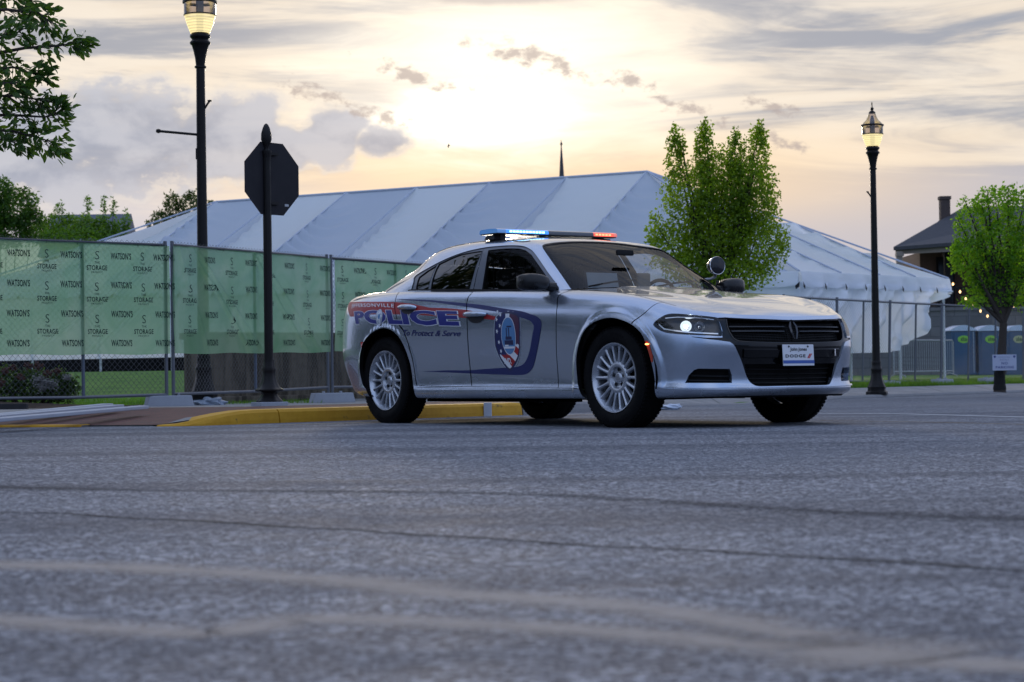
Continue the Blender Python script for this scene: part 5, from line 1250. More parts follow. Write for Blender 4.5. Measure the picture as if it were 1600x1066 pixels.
for i,(p0,p1,wd,lb) in enumerate([((-90,664),(222,638.5),.13,'nearest of three white boards lying on the brick ramp'),((-90,657),(185,636.5),.12,'middle of three white boards lying on the brick ramp'),((-80,652),(168,634.8),.12,'farthest of three white boards lying on the brick ramp')]):
    a=on(*p0,.085+.012*i);c=on(*p1,.125+.004*i);a.z=.04+.035;dd=c-a;Lp=dd.length
    mb=MB().box((Lp/2,0,.012),(Lp,wd,.030),bev=.006)
    o=mb.build('white_board',PLK,None,label=lb,cat='board',group='white boards on the brick ramp');o.location=a;o.rotation_euler=(0,-math.asin(dd.z/Lp),math.atan2(dd.y,dd.x))
SO=mat('mulch',(.028,.018,.014),.95,bmp=.8,bsc=40,var=.5,sc=20)
p=at(20,640,22.4);grid('planting_bed',lambda a,c:(-9.6+4.3*a+.6*c,21.6+3.8*c+.3*math.sin(a*3),.075+.10*math.sin(math.pi*c)*math.sin(math.pi*min(1,a*1.02))+.015*noise.noise(Vector((a*40,c*30,0)))),80,40,SO,kind='structure')
mb=MB().box((-7.75,21.55,.10),(5.0,.10,.11),bev=.01);o=mb.build('bed_edging',mat('edging_dark',(.03,.03,.032),.8),None,label='low dark edging along the front of the planting bed at the left',cat='edging')
# ------------------------------------------------------------ leaves
def leafmat(nm,c1,c2,tr=.5,sc=1.3):
    m,bb=newmat(nm);t=bb.n('ShaderNodeTexCoord');v=t.outputs['Object'];n=bb.noise(v,sc,4,.6);n2=bb.noise(v,sc*14,2)
    c=bb.mix(bb.ss(bb.math('MULTIPLY_ADD',n2,.5,bb.math('MULTIPLY',n,.5)),.38,.62),c1,c2)
    d=pbsdf(bb,c,.5,0,0,.35);tl=bb.n('ShaderNodeBsdfTranslucent');bb.l(bb.mix(1.,c,(2.7,2.4,.6),'MULTIPLY'),tl.inputs[0]);x=bb.n('ShaderNodeMixShader',_0=tr);bb.l(d.outputs[0],x.inputs[1]);bb.l(tl.outputs[0],x.inputs[2]);outp(bb,x.outputs[0]);return m
def leaves(blobs,size,m,name,parent,seed=1,orient=.6,asp=.6,clump=.0,shell=.45):
    """blobs: (cx,cy,cz,rx,ry,rz,count); leaf = folded four-corner blade"""
    r=np.random.default_rng(seed);PV=[]
    for cx,cy,cz,rx,ry,rz,n in blobs:
        q=r.normal(size=(n,3));q/=np.linalg.norm(q,axis=1)[:,None];rad=shell+(1.02-shell)*r.random(n)**.6;rad*=1+.10*r.normal(size=n)
        P=q*rad[:,None]*(rx,ry,rz)+(cx,cy,cz)
        if clump:
            k=max(6,n//26);cc=P[r.integers(0,n,k)];P=cc[r.integers(0,k,n)]+r.normal(size=(n,3))*clump
        PV.append(P)
    P=np.concatenate(PV);n=len(P);d=r.normal(size=(n,3));d[:,2]-=.25;d/=np.linalg.norm(d,axis=1)[:,None]
    s=np.cross(d,r.normal(size=(n,3)));s/=np.linalg.norm(s,axis=1)[:,None];u=np.cross(d,s);L=size*(.7+.6*r.random(n))[:,None];W=L*asp*.5
    v=np.stack([P,P+d*L*.45+s*W+u*W*.3,P+d*L,P+d*L*.45-s*W+u*W*.3],1).reshape(-1,3)
    i=np.arange(n)*4;f=np.concatenate([np.stack([i,i+1,i+2],1),np.stack([i,i+2,i+3],1)])
    me=bpy.data.meshes.new(name);me.vertices.add(len(v));me.vertices.foreach_set('co',v.ravel());me.loops.add(len(f)*3);me.loops.foreach_set('vertex_index',f.ravel());me.polygons.add(len(f));me.polygons.foreach_set('loop_start',np.arange(len(f))*3);me.update(calc_edges=True);me.validate()
    return obj(name,me,m,parent)
BARK=mat('bark',(.055,.045,.038),.9,bmp=.8,bsc=30,var=.35,sc=9)
def limbs(mb,root,tips,r0,r=random):
    for t in tips:
        t=Vector(t);mid=root.lerp(t,.45)+Vector((r.uniform(-.1,.1),r.uniform(-.1,.1),.12));mb.tube([root,root.lerp(mid,.5),mid,mid.lerp(t,.55),t],[r0,r0*.8,r0*.6,r0*.35,r0*.12],6)
def tree(name,base,Y,pblobs,trunk,r0,leaf,m,label,cat,seed,depthk=.9,fork=.3,parent=None,dens=1.,group=None,clump=0,asp=.6):
    """pblobs: (px,py,rx_px,ry_px,count) of crown masses as seen; given real depth"""
    k=Y/F;b0=Vector(base);e=empty(name,b0,0,label=label,cat=cat,group=group);bl=[];r=random.Random(seed);tips=[]
    for px,py,rx,ry,n in pblobs:
        dy=r.uniform(-.5,.5)*rx*k;c=at(px,py,Y+dy)-b0;bl.append((c.x,c.y,c.z,rx*k,rx*k*depthk,ry*k,int(n*dens)));tips.append(c+Vector((0,0,ry*k*.35)))
    mb=MB();top=Vector(trunk)-b0;mb.tube([(0,0,-.05),(r0*.1,0,.1),(top.x*.4,0,top.z*.45),top],[r0*1.5,r0*1.1,r0,r0*.85],10);limbs(mb,top,tips,r0*.62,r)
    for t in tips:
        for _ in range(5):
            q=top.lerp(t,r.uniform(.35,.80));mb.tube([q,q+Vector((r.uniform(-.25,.25),r.uniform(-.2,.2),r.uniform(.05,.25)))],[r0*.14,r0*.05],5)
    mb.build('trunk',BARK,e,True);leaves(bl,leaf,m,'crown',e,seed,clump=clump,asp=asp);return e
LG=leafmat('leaf_green',(.070,.135,.012),(.18,.28,.03),.60)
bx=at(1118,640,33);bx.z=-.06
tree('street_tree',bx,33,[(1055,245,15,50,600),(1101,236,17,48,700),(1150,248,17,46,700),(1185,240,18,50,750),(1078,305,46,56,2300),(1128,300,52,56,2500),(1176,300,40,58,1900),(1125,345,56,60,2000),(1128,262,44,34,1000),(1052,212,5,20,70),(1102,200,5,18,70),(1150,214,5,16,50),(1187,202,6,20,70),(1062,232,9,22,150),(1093,222,8,22,120),(1192,222,9,24,140),(1125,345,50,70,2400),(1180,330,40,62,1800),(1052,385,44,42,1900),(1115,395,60,48,2600),(1185,385,46,48,2100),(1025,362,16,34,300),(1225,375,12,32,170),(1150,430,60,26,1700),(1080,420,42,28,1100),(1065,225,8,24,70),(1102,212,8,22,80),(1187,212,9,22,90)],at(1116,520,33),.055,.052,LG,'bushy upswept young street tree with several pointed tops, behind the car bonnet','tree',11,asp=.75)
bt=at(1562,609,38);LG2=leafmat('leaf_bright',(.06,.15,.016),(.15,.30,.035),.60)
tree('street_tree',bt,38,[(1520,350,30,38,800),(1556,325,30,32,700),(1600,330,38,40,1200),(1510,402,27,32,900),(1532,318,14,14,120),(1560,385,40,40,1500),(1610,400,45,52,1800),(1538,440,30,26,900),(1590,450,46,34,1500),(1496,392,10,22,130),(1543,300,16,8,60),(1575,298,16,12,90),(1640,380,40,80,1500),(1497,350,7,20,50),(1520,470,22,12,200),(1560,468,30,16,350),(1507,316,8,12,30)],at(1568,505,38),.085,.062,LG2,'young street tree with round bright green crown at the right edge','tree',12,asp=.75)
# near leafy boughs that reach in at the upper left
LN=leafmat('leaf_near',(.025,.065,.012),(.06,.13,.02),.30)
def fg():
    Y=15.5;k=Y/F;b0=at(-230,600,Y);b0.z=0;e=empty('oak_tree',b0,0,label='leafy dark green tree reaching in at the upper left corner of the view',cat='tree')
    r=random.Random(5);mb=MB();q=[(-230,600),(-225,350),(-215,150),(-200,-60)];mb.tube([at(a,c,Y)-b0 for a,c in q],[.16,.14,.11,.08],12)
    P=[];D=[]
    def bough(pts,r0,nl):
        pp=[at(a,c,Y+dy)-b0 for a,c,dy in pts];mb.tube(pp,[r0*(1-.8*i/(len(pp)-1)) for i in range(len(pp))],6)
        for _ in range(int(nl*.72)):
            t=r.random()**.8*(len(pp)-1);i=min(int(t),len(pp)-2);q=pp[i].lerp(pp[i+1],t-i);d=(pp[i+1]-pp[i]).normalized()
            tw=Vector((r.uniform(-1,1),r.uniform(-.8,.8),r.uniform(-1,1)))*.12*(1.35-t/(len(pp)-1));end=q+tw+d*.06;mb.tube([q,end],[.004,.002],4)
            for _ in range(6):
                P.append(end+Vector((r.gauss(0,.022),r.gauss(0,.03),r.gauss(0,.022))));D.append((tw.normalized()+d*.9+Vector((r.gauss(0,.5),r.gauss(0,.5),r.gauss(0,.5)-.15))).normalized())
    for bd in [([(-200,60,0),(-60,20,0),(10,15,.1),(60,20,.1),(80,35,0)],.02,70),([(-200,120,0),(-40,90,.2),(40,75,.1),(90,72,0),(125,66,0)],.02,62),([(-210,150,0),(-60,120,.3),(20,105,0),(60,118,0)],.02,60),
        ([(-210,180,0),(-40,150,0),(30,150,0),(78,160,0)],.018,56),([(-210,190,0),(-60,180,.2),(20,180,0),(70,183,0),(92,176,0)],.018,60),([(-210,200,0),(-50,200,0),(20,205,0),(60,215,0),(88,225,0)],.018,62),([(-210,220,.2),(-60,200,.2),(-10,215,.2),(30,225,.2)],.016,46),
        ([(-200,0,.3),(-60,-20,.3),(0,-10,.3),(50,0,.3)],.02,60),([(-200,20,-.3),(-50,60,-.3),(0,60,-.3),(30,50,-.2)],.02,60),([(-200,100,-.3),(-50,110,-.3),(0,130,-.3),(30,130,-.2)],.02,50)]: bough(*bd)
    mb.build('trunk',BARK,e,True)
    P=np.array([tuple(p) for p in P]);D=np.array([tuple(d) for d in D]);n=len(P);g=np.random.default_rng(4);s=np.cross(D,g.normal(size=(n,3)));s/=np.linalg.norm(s,axis=1)[:,None];u=np.cross(D,s);L=(.050+.040*g.random(n))[:,None]
    st_=[(0,.0),(.25,.16),(.5,.21),(.78,.12),(1.,0)];v=[]
    v=np.stack([P]+[P+D*L*a+s*L*w_*sg+u*L*(.05) for a,w_ in st_[1:4] for sg in (1,-1)]+[P+D*L*1.+u*L*-.06],1).reshape(-1,3)
    f=[];
    for i in range(n):
        o=i*8;f+=[(o,o+1,o+2),(o+1,o+3,o+4,o+2),(o+3,o+5,o+6,o+4),(o+5,o+7,o+6)]
    pydata('crown',v,f,LN,e)
    big=[(-1.1+x,y,z,.5,.5,.45,500) for x,y,z in ((0,0,3.2),(.3,.4,3.7),(-.2,-.3,4.2),(.2,0,2.5))]
    leaves([(x+1.0,y,z,a,b_,c,n_) for x,y,z,a,b_,c,n_ in big],.085,LN,'inner_crown',e,9,asp=.45)
fg()
def shrub(name,Y,pbl,leaf,m,label,cat,seed,zb=None,asp=.6,clump=0.,group=None):
    px=np.mean([b_[0] for b_ in pbl]);b0=at(px,600,Y);b0.z=float(gz(b0.x,b0.y)) if zb is None else zb;k=Y/F
    e=empty(name,b0,0,label=label,cat=cat,group=group);bl=[];mb=MB()
    for px,py,rx,ry,n in pbl:
        c=at(px,py,Y+random.Random(seed+int(px)).uniform(-.3,.3)*rx*k)-b0;bl.append((c.x,c.y,c.z,rx*k,rx*k*.9,ry*k,n));mb.tube([(c.x*.3,0,0),(c.x*.7,c.y*.6,c.z*.5),c],[.03,.02,.008],5)
    mb.build('trunk' if 'tree' in name else 'stem',BARK,e,True);leaves(bl,leaf,m,'crown' if 'tree' in name else 'foliage',e,seed,clump=clump,asp=asp);return e,bl
LS=leafmat('leaf_shrub',(.025,.055,.016),(.06,.11,.03),.3);
e,bl=shrub('flowering_shrub',25.3,[(8,600,26,30,1300),(50,602,28,30,1500),(88,604,24,27,1200),(108,606,16,24,500),(-40,600,40,32,1200)],.045,LS,'low shrub with pale and rusty flower heads behind the leftmost fence panel','shrub',21)
mb=MB();rr=random.Random(2)
for px,py,q,kk in [(60,594,.10,0),(72,597,.09,0),(66,605,.08,0),(82,600,.07,0),(20,575,.05,1),(45,572,.05,1),(8,580,.05,1),(90,580,.05,1),(60,572,.06,1),(32,590,.05,1),(105,590,.04,0),(2,598,.05,1),(75,583,.05,1)]:
    mb=MB();c=at(px,py,24.95)-e.location
    mb.lathe([(0,-q*.3),(q*.5,-q*.1),(q*.5,q*.1),(0,q*.3)],8,Matrix.Translation(c))
    for _ in range(60):
        o=Vector((rr.gauss(0,q*.5),rr.gauss(0,q*.3),rr.gauss(0,q*.35)));mb.box(c+o,(.018,.018,.010),Matrix.Rotation(rr.uniform(0,3),3,'X'))
    mb.build('flower_head',(mat('petal_pale',(.26,.24,.24),.8),mat('petal_rust',(.10,.04,.03),.8))[kk],e)
shrub('garden_tree',72,[(0,300,22,26,700),(28,325,34,34,1600),(-20,340,40,40,1600),(10,362,40,26,1300),(50,350,22,26,600),(-60,320,60,50,1600)],.15,leafmat('leaf_mid',(.03,.075,.014),(.07,.15,.025),.45),'dense dark green tree rising over the left end of the green fence','tree',31,asp=.5)
e,_=shrub('hedge_tree',82,[(80,356,18,22,700),(110,356,18,22,700),(135,356,16,22,700),(160,357,14,22,650),(185,362,14,20,500),(120,372,75,20,2600),(92,330,8,16,120),(137,320,5,16,90),(162,322,5,18,90),(178,325,5,18,80),(197,345,6,20,120),(60,365,20,18,600)],.14,leafmat('leaf_hedge',(.04,.10,.012),(.10,.20,.03),.5),'row of bright green bushy shrubs behind the fence, in front of the grey far roof','bush',41,asp=.45)
e,_=shrub('distant_tree',96,[(270,318,14,18,420),(295,325,18,24,700),(252,340,16,12,340),(330,322,8,10,90),(310,340,20,18,420),(236,350,10,7,120),(280,345,26,14,500),(298,305,7,8,70)],.16,leafmat('leaf_far',(.03,.06,.016),(.07,.10,.03),.4),'distant open-crowned tree behind the left slope of the tent roof','tree',51,asp=.5)
# grass blades by the right fence
def blades(name,pts,h,m):
    r=np.random.default_rng(8);P=np.array(pts);n=len(P);a=r.random(n)*6.28;w_=.006;v=np.stack([P+np.stack([np.cos(a)*w_,np.sin(a)*w_,a*0],1),P-np.stack([np.cos(a)*w_,np.sin(a)*w_,a*0],1),P+np.stack([r.normal(size=n)*.02,r.normal(size=n)*.02,h*(.5+r.random(n))],1)],1).reshape(-1,3);i=np.arange(n)*3
    return pydata(name,v,np.stack([i,i+1,i+2],1),m,kind='stuff')
pts=[]
rg=np.random.default_rng(6)
for _ in range(26000):
    x=rg.uniform(4.5,14);s=2.7+rg.random()**1.5*5;y=float(kerbY(x))+s;pts.append((x,y,float(gz(x,y))-.01))
blades('grass',pts,.075,leafmat('grass_blade',(.04,.10,.012),(.09,.19,.03),.4,.6))
pts=[]
for _ in range(9000):
    x=rg.uniform(-9,-2.6);y=rg.uniform(27.8,33);pts.append((x,y,float(gz(x,y))-.01))
blades('grass',pts,.05,MATS.get('x') or leafmat('grass_blade2',(.05,.13,.015),(.10,.22,.03),.4,.6))
# ------------------------------------------------------------ street lamps
LBK=mat('lamp_post_black',(.009,.008,.008),.42,.1,spec=.25)
def lamp(base,H,label,armh,armlen,armdir,rz=0.):
    e=empty('street_lamp',base,rz,label=label,cat='street lamp',group='black acorn street lamps');k=H/5.6
    flu=lambda th,z:1-.035*(math.cos(th*16)*.5+.5) if .65<z<4.2*k else 1.
    ph=4.80*k
    mb=MB();mb.lathe([(.20,0),(.205,.03),(.20,.06),(.17,.075),(.165,.12),(.175,.15),(.15,.20),(.115,.30),(.10,.40),(.098,.46),(.108,.48),(.108,.51),(.094,.53),(.088,.60),(.094,.63),(.082,.66)],32,fn=lambda th,z:1+.05*math.cos(th*8) if z<.45 else 1);mb.build('base',LBK,e,True)
    mb=MB();mb.lathe([(.080,.64),(.078,.75),(.066,2.5*k),(.056,4.3*k),(.056,ph-.42)],48,fn=flu);mb.build('post',LBK,e,True)
    mb=MB();mb.lathe([(.056,ph-.44),(.075,ph-.43),(.075,ph-.41),(.058,ph-.40),(.070,ph-.30),(.092,ph-.20),(.112,ph-.135),(.132,ph-.12),(.135,ph-.10),(.112,ph-.075),(.105,ph-.065),(.118,ph-.045),(.132,ph-.03),(.132,ph-.005),(.115,ph+.005),(.110,ph+.02)],32);mb.build('capital',LBK,e,True)
    gm,bb=newmat('globe_glow') if 'globe_glow' not in MATS else (MATS['globe_glow'],None)
    if bb:
        t=bb.n('ShaderNodeTexCoord');w_=bb.n('ShaderNodeTexWave',_Scale=9.);w_.bands_direction='Z';bb.l(t.outputs['Object'],w_.inputs[0]);p=pbsdf(bb,(.8,.72,.45),.25);p.inputs['Emission Color'].default_value=(1.,.80,.34,1);bb.l(bb.ss(w_.outputs[0],0,1,.55,.95),p.inputs['Emission Strength']);tr=bb.n('ShaderNodeBsdfTransparent');x=bb.n('ShaderNodeMixShader',_0=.22);bb.l(p.outputs[0],x.inputs[1]);bb.l(tr.outputs[0],x.inputs[2]);outp(bb,x.outputs[0]);MATS['globe_glow']=gm
    UG=MATS.get('globe_upper') or glassmat('globe_upper',(.72,.66,.62),1.6,.15)
    mb=MB();mb.lathe([(.125,ph+.02),(.150,ph+.08),(.175,ph+.15),(.196,ph+.23),(.205,ph+.25)],40,fn=lambda th,z:1+.008*math.cos(th*40));mb.build('globe_lower',gm,e,True)
    mb=MB();mb.lathe([(.205,ph+.25),(.205,ph+.42)],40);mb.lathe([(.205,ph+.42),(.18,ph+.47),(.155,ph+.50),(.135,ph+.515),(.115,ph+.54),(.085,ph+.60),(.065,ph+.66),(.055,ph+.68)],40);mb.build('globe_upper',UG,e,True)
    mb=MB();mb.lathe([(.206,ph+.405),(.222,ph+.41),(.222,ph+.440),(.205,ph+.445)],40);mb.lathe([(.206,ph+.245),(.211,ph+.25),(.211,ph+.258),(.206,ph+.262)],40);mb.lathe([(.055,ph+.66),(.07,ph+.67),(.05,ph+.70),(.02,ph+.72),(.034,ph+.745),(.034,ph+.765),(.012,ph+.785),(.009,ph+.84),(.014,ph+.85),(.005,ph+.88),(0,ph+.90)],24);mb.build('globe_band',LBK,e,True)
    mb=MB();mb.lathe([(.046,ph+.05),(.046,ph+.26),(.05,ph+.27),(.05,ph+.50),(.02,ph+.62)],16);mb.build('lamp_socket',mat('socket_grey',(.16,.17,.21),.5),e,True)
    mb=MB();mb.lathe([(0,ph+.10),(.028,ph+.11),(.040,ph+.15),(.028,ph+.21),(.0,ph+.22)],16);mb.build('bulb',emit('sodium_bulb',(1.,.78,.38),3.2),e,True)
    if armlen:
        dx=Vector((math.cos(armdir),math.sin(armdir),0));a=dx*.05+Vector((0,0,armh));mb=MB();mb.tube([a,a+dx*armlen+Vector((0,0,.05))],.017,8);mb.lathe([(0,-.03),(.028,-.02),(.034,0),(.028,.02),(0,.03)],12,Matrix.Translation(a+dx*armlen+Vector((0,0,.05))));mb.box(dx*.055+Vector((0,0,armh-.25)),(.03,.06,.14));mb.build('banner_arm',LBK,e,True)
    dx=Vector((math.cos(rz+2.6),math.sin(rz+2.6),0)) if not armlen else Vector((1,-.2,0)).normalized();hz=ph-.9*k;mb=MB();mb.tube([dx*.05+Vector((0,0,hz-.06)),dx*.09+Vector((0,0,hz)),dx*.13+Vector((0,0,hz+.05))],.014,6);mb.box(dx*.12+Vector((0,0,hz+.04)),(.05,.03,.02));mb.build('bracket',LBK,e)
    return e
b1=at(319,635,25.75);lamp((b1.x,b1.y,b1.z),5.62,'tall black street lamp with a lit globe behind the green fence at the left',3.52,.50,math.pi+.05)
b2=at(1370,617,38.7);l2=lamp((b2.x,b2.y,b2.z),5.62,'tall black street lamp with a lit globe on the pavement right of the car',0,0,0)
# stop sign seen from behind
sg=at(421,640,20.9);e=empty('stop_sign',sg,0,label='black stop sign seen from behind on a fluted post with a pine cone finial',cat='road sign')
mb=MB();mb.lathe([(.125,.07),(.135,.09),(.095,.13),(.080,.16),(.085,.175),(.140,.195),(.142,.21),(.105,.235),(.078,.29),(.066,.36),(.064,.40),(.070,.42),(.058,.45),(.055,.52)],32,fn=lambda th,z:1+.06*math.cos(th*6));mb.build('post_base',LBK,e,True)
mb=MB();mb.lathe([(.050,.48),(.047,.6),(.044,2.66)],48,fn=lambda th,z:1-.06*(math.cos(th*14)*.5+.5));mb.build('post',LBK,e,True)
mb=MB();mb.lathe([(.046,2.62),(.046,2.66),(.055,2.69),(.055,2.72),(.030,2.725),(.026,2.75),(.044,2.79),(.055,2.84),(.053,2.90),(.038,2.96),(.020,2.995),(0,3.01)],24,fn=lambda th,z:1+.05*math.cos(th*10+z*60) if z>2.76 else 1);mb.build('finial',LBK,e,True)
ang=R(49);MR=Matrix.Translation((.055*.7+.01,.055*.75+.02,2.43))@Matrix.Rotation(ang,4,'Z')
oc=[(.381/math.cos(R(22.5))*math.cos(R(22.5+45*i)),.381/math.cos(R(22.5))*math.sin(R(22.5+45*i))) for i in range(8)]
def octa(y0,y1,k=1.): v=[MR@Vector((a*k,y0,c*k)) for a,c in oc]+[MR@Vector((a*k,y1,c*k)) for a,c in oc];return MB().add(v,[tuple(range(8)),tuple(range(15,7,-1))]+[(i,8+i,8+(i+1)%8,(i+1)%8)[::-1] for i in range(8)])
m_sb=mat('sign_back_dark',(.016,.016,.020),.5,.2,var=.25,sc=3)
sp=octa(0,.004).build('sign_plate',m_sb,e)
octa(.0045,.0055).build('red_face',mat('sign_red',(.45,.02,.02),.4),sp)
MB().box(MR@Vector((.20,-.004,-.27)),(.055,.004,.025),Matrix.Rotation(ang,3,'Z')).build('sticker',mat('sticker_pale',(.42,.44,.46),.5),sp)
mb=MB()
for z in (.26,-.26): mb.box(MR@Vector((0,-.02,z)),(.12,.04,.03),Matrix.Rotation(ang,3,'Z'));mb.lathe([(0,.008),(.010,.006),(.012,0)],8,MR@Matrix.Translation((.0,-.005,z))@Matrix.Rotation(math.pi/2,4,'X'))
mb.build('clamp',LBK,e)
MB().box((0,0,.03),(.30,.30,.10),Matrix.Rotation(.5,3,'Z'),bev=.008).build('concrete_pad',BLOCKM,e)
# litter: crumpled white bag behind the post, scrap under the bumper
# ------------------------------------------------------------ right side: toilets, barrier, wall, house
TBL=mat('toilet_blue',(.020,.075,.16),.45);TDR=mat('toilet_door',(.024,.085,.18),.4);TWH=mat('toilet_roof',(.50,.60,.75),.35)
def toilet(px,label,col=(.25,.62,.05)):
    p=at(px,586,90);e=empty('portable_toilet',p,.08,label=label,cat='portable toilet',group='blue portable toilets in a row')
    mb=MB();mb.box((0,0,1.0),(1.10,1.15,2.0),bev=.03);mb.box((0,0,.06),(1.2,1.22,.12),bev=.02)
    for s in (-1,1): mb.box((s*.52,-.57,1.02),(.07,.05,1.96))
    mb.build('cabin',TBL,e)
    mb=MB();mb.box((0,-.59,1.0),(.84,.03,1.84),bev=.01)
    for z in (.45,1.15): mb.box((0,-.61,z),(.66,.02,.5),bev=.008)
    d=mb.build('door',TDR,e);MB().tube([(.45,-.63,.1),(.45,-.63,1.95)],.022,6).build('door_edge',mat('edge_pale',(.30,.38,.48),.5),d)
    v=[];n=14
    for y in (-.64,.64):
        for i in range(n+1): t=-1+2*i/n;v.append((t*.62,y,2.0+.30*math.cos(t*1.35)-.06))
        v+=[(.62,y,1.98),(-.62,y,1.98)]
    k=n+3;mb=MB().add(v,[(i,i+1,k+i+1,k+i) for i in range(k-1)]+[(k-1,0,k,2*k-1),tuple(range(k)),tuple(range(2*k-1,k-1,-1))]);mb.build('roof',TWH,e)
    mb=MB();mb.add([(.27*math.cos(t),-.632,1.60+.17*math.sin(t)) for t in np.linspace(0,2*math.pi,24,endpoint=False)],[tuple(range(24))]);s=mb.build('oval_sign',mat('sign_lime%g'%col[0],col,.5),e)
    mb=MB();[mb.box((x,-.637,1.60+z),(w_,.006,h_)) for x,z,w_,h_ in ((-.10,0,.05,.12),(-.02,.02,.05,.15),(.06,0,.05,.12),(.13,-.02,.05,.09),(0,-.07,.3,.02))];mb.build('sign_print',mat('sign_ink',(.03,.10,.03),.6),s)
toilet(1500,'leftmost blue portable toilet with a lime oval sign, beside the steel barrier');toilet(1542.5,'blue portable toilet with a lime oval sign, left of the small tree trunk');toilet(1586,'blue portable toilet with a pale oval sign, right of the small tree trunk',(.42,.46,.25));toilet(1632,'blue portable toilet at the far right end of the row')
def barrier(pa,pb,Y,label):
    a=at(pa,590,Y);c=at(pb,590,Y+2);d=c-a;L=math.hypot(d.x,d.y);z=a.z;e=empty('crowd_barrier',(a.x,a.y,z),math.atan2(d.y,d.x),label=label,cat='barrier',group='galvanised steel crowd barriers')
    G=mat('barrier_steel',(.35,.37,.40),.4,.6);MB().tube([(0,0,.1),(0,0,1.12),(.04,0,1.16),(L-.04,0,1.16),(L,0,1.12),(L,0,.1)],.024,8).build('frame',G,e,True);MB().tube([(0,0,.18),(L,0,.18)],.02,8).build('lower_rail',G,e,True)
    mb=MB();[mb.tube([(x,0,.18),(x,0,1.16)],.009,5) for x in np.arange(.11,L,.11)];mb.build('bars',G,e);mb=MB();[mb.tube([(x,-.3,0),(x,-.28,.04),(x,0,.12),(x,.28,.04),(x,.3,0)],.018,6) for x in (.2,L-.2)];mb.build('foot',G,e)
barrier(1397,1490,62,'steel crowd barrier between the tent wall and the toilets')
m,bb=newmat('block_wall_grey');t=bb.n('ShaderNodeTexCoord');v=t.outputs['Object'];br=bb.n('ShaderNodeTexBrick',_Scale=1.,_Mortar_Size=.02);br.inputs['Brick Width'].default_value=1.2;br.inputs['Row Height'].default_value=.5;br.inputs['Color1'].default_value=(.13,.135,.145,1);br.inputs['Color2'].default_value=(.17,.17,.18,1);br.inputs['Mortar'].default_value=(.08,.08,.09,1)
mp=bb.n('ShaderNodeMapping');mp.inputs['Rotation'].default_value=(math.pi/2,0,0);bb.l(v,mp.inputs[0]);bb.l(mp.outputs[0],br.inputs[0]);n=bb.noise(v,.7,6,.7);outp(bb,pbsdf(bb,bb.mix(bb.ss(n,.35,.7,0,.6),br.outputs['Color'],(.09,.085,.085)),.85,bmp if False else 0.).outputs[0])
a=at(1150,590,98);c=at(1900,590,98);mb=MB();mb.box(((c.x-a.x)/2,.4,1.65),(c.x-a.x,.8,3.3));mb.box(((c.x-a.x)/2,.4,3.36),(c.x-a.x+.2,1.,.16));o=mb.build('retaining_wall',m,None,label='long grey block retaining wall behind the portable toilets',cat='wall');o.location=(a.x,98,0.05)
# house with porch
HY=104;HB=at(1437,480,HY);he=empty('house',(HB.x,HY,HB.z),0,label='brick house with a dark hip roof, chimney and porch behind the trees at the right',cat='house')
hp=lambda px,py,dy=0:at(px,py,HY+dy)-Vector(he.location)
SHG=mat('shingle',(.050,.052,.060),.85,bmp=.5,bsc=14,var=.3,sc=5);BRK=mat('old_brick',(.17,.095,.062),.85,var=.3,sc=4,bmp=.3,bsc=8);TRM=mat('trim_tan',(.24,.20,.165),.7);PDK=mat('porch_dark',(.018,.016,.017),.8)
e0=hp(1396,386,2);e1=hp(1660,366,-4);r0_=hp(1507,323,7);r1=hp(1700,321,5);b0_=hp(1455,372,16)
T_=Vector((0,0,-.18));mb=MB();P=[e0,e1,r1,r0_,b0_,e1+Vector((6,18,0))];P2=[p+T_ for p in P]
mb.add(P+P2,[(0,1,2,3),(0,3,4),(3,2,5,4),(6,9,8,7),(6,10,9),(0,6,7,1),(0,4,10,6),(6,7,11,10)]);mb.build('roof',SHG,he)
MB().add([hp(1399,389,2.2),hp(1660,371,-3.8),hp(1660,384,-3.8),hp(1399,398,2.2),hp(1399,389,2.6),hp(1660,371,-3.4),hp(1660,384,-3.4),hp(1399,398,2.6)],[(3,2,1,0),(4,5,6,7),(0,1,5,4),(2,3,7,6),(1,2,6,5),(3,0,4,7)]).build('porch_beam',TRM,he)
ch=hp(1476,330,6);MB().box((ch.x,ch.y,ch.z-.3),(.52,.52,2.2)).box((ch.x,ch.y,ch.z+.72),(.62,.62,.18)).box((ch.x,ch.y,ch.z-.60),(.62,.62,.14)).build('chimney',mat('chimney_brick',(.07,.050,.045),.85,var=.3,bmp=.3,bsc=9),he)
for px in (1405.5,1480,1535,1600):
    a=hp(px,396,1.5);c=hp(px,478,1.5);MB().box(((a.x+c.x)/2,a.y,(a.z+c.z)/2),(.30,.30,a.z-c.z+.2)).box((a.x,a.y,a.z-.08),(.40,.40,.16)).build('porch_column',TRM if px<1410 else PDK,he)
a=hp(1437,394,6);c=hp(1700,482,6);mb=MB();mb.box(((a.x+c.x)/2,a.y+3,(a.z+c.z)/2-1),(c.x-a.x,6,a.z-c.z+2));mb.build('wall',BRK,he)
for x0,x1,y0,y1 in ((1463,1492,402,478),(1515,1540,410,462),(1560,1590,410,462)):
    a=hp(x0,y0,5.9);c=hp(x1,y1,5.9);w_=MB().box(((a.x+c.x)/2,a.y,(a.z+c.z)/2),(c.x-a.x,.12,a.z-c.z)).build('door' if x0==1463 else 'window',PDK,he);MB().box(((a.x+c.x)/2,a.y-.08,(a.z+c.z)/2),((c.x-a.x)*.8,.05,(a.z-c.z)*.85)).build('pane',mat('pane_dark',(.02,.025,.03),.1),w_)
a=hp(1395,478,.8);c=hp(1700,478,.8);mb=MB();mb.box(((a.x+c.x)/2,a.y+3,a.z-.25),(c.x-a.x,6,.4));mb.build('porch_deck',PDK,he)
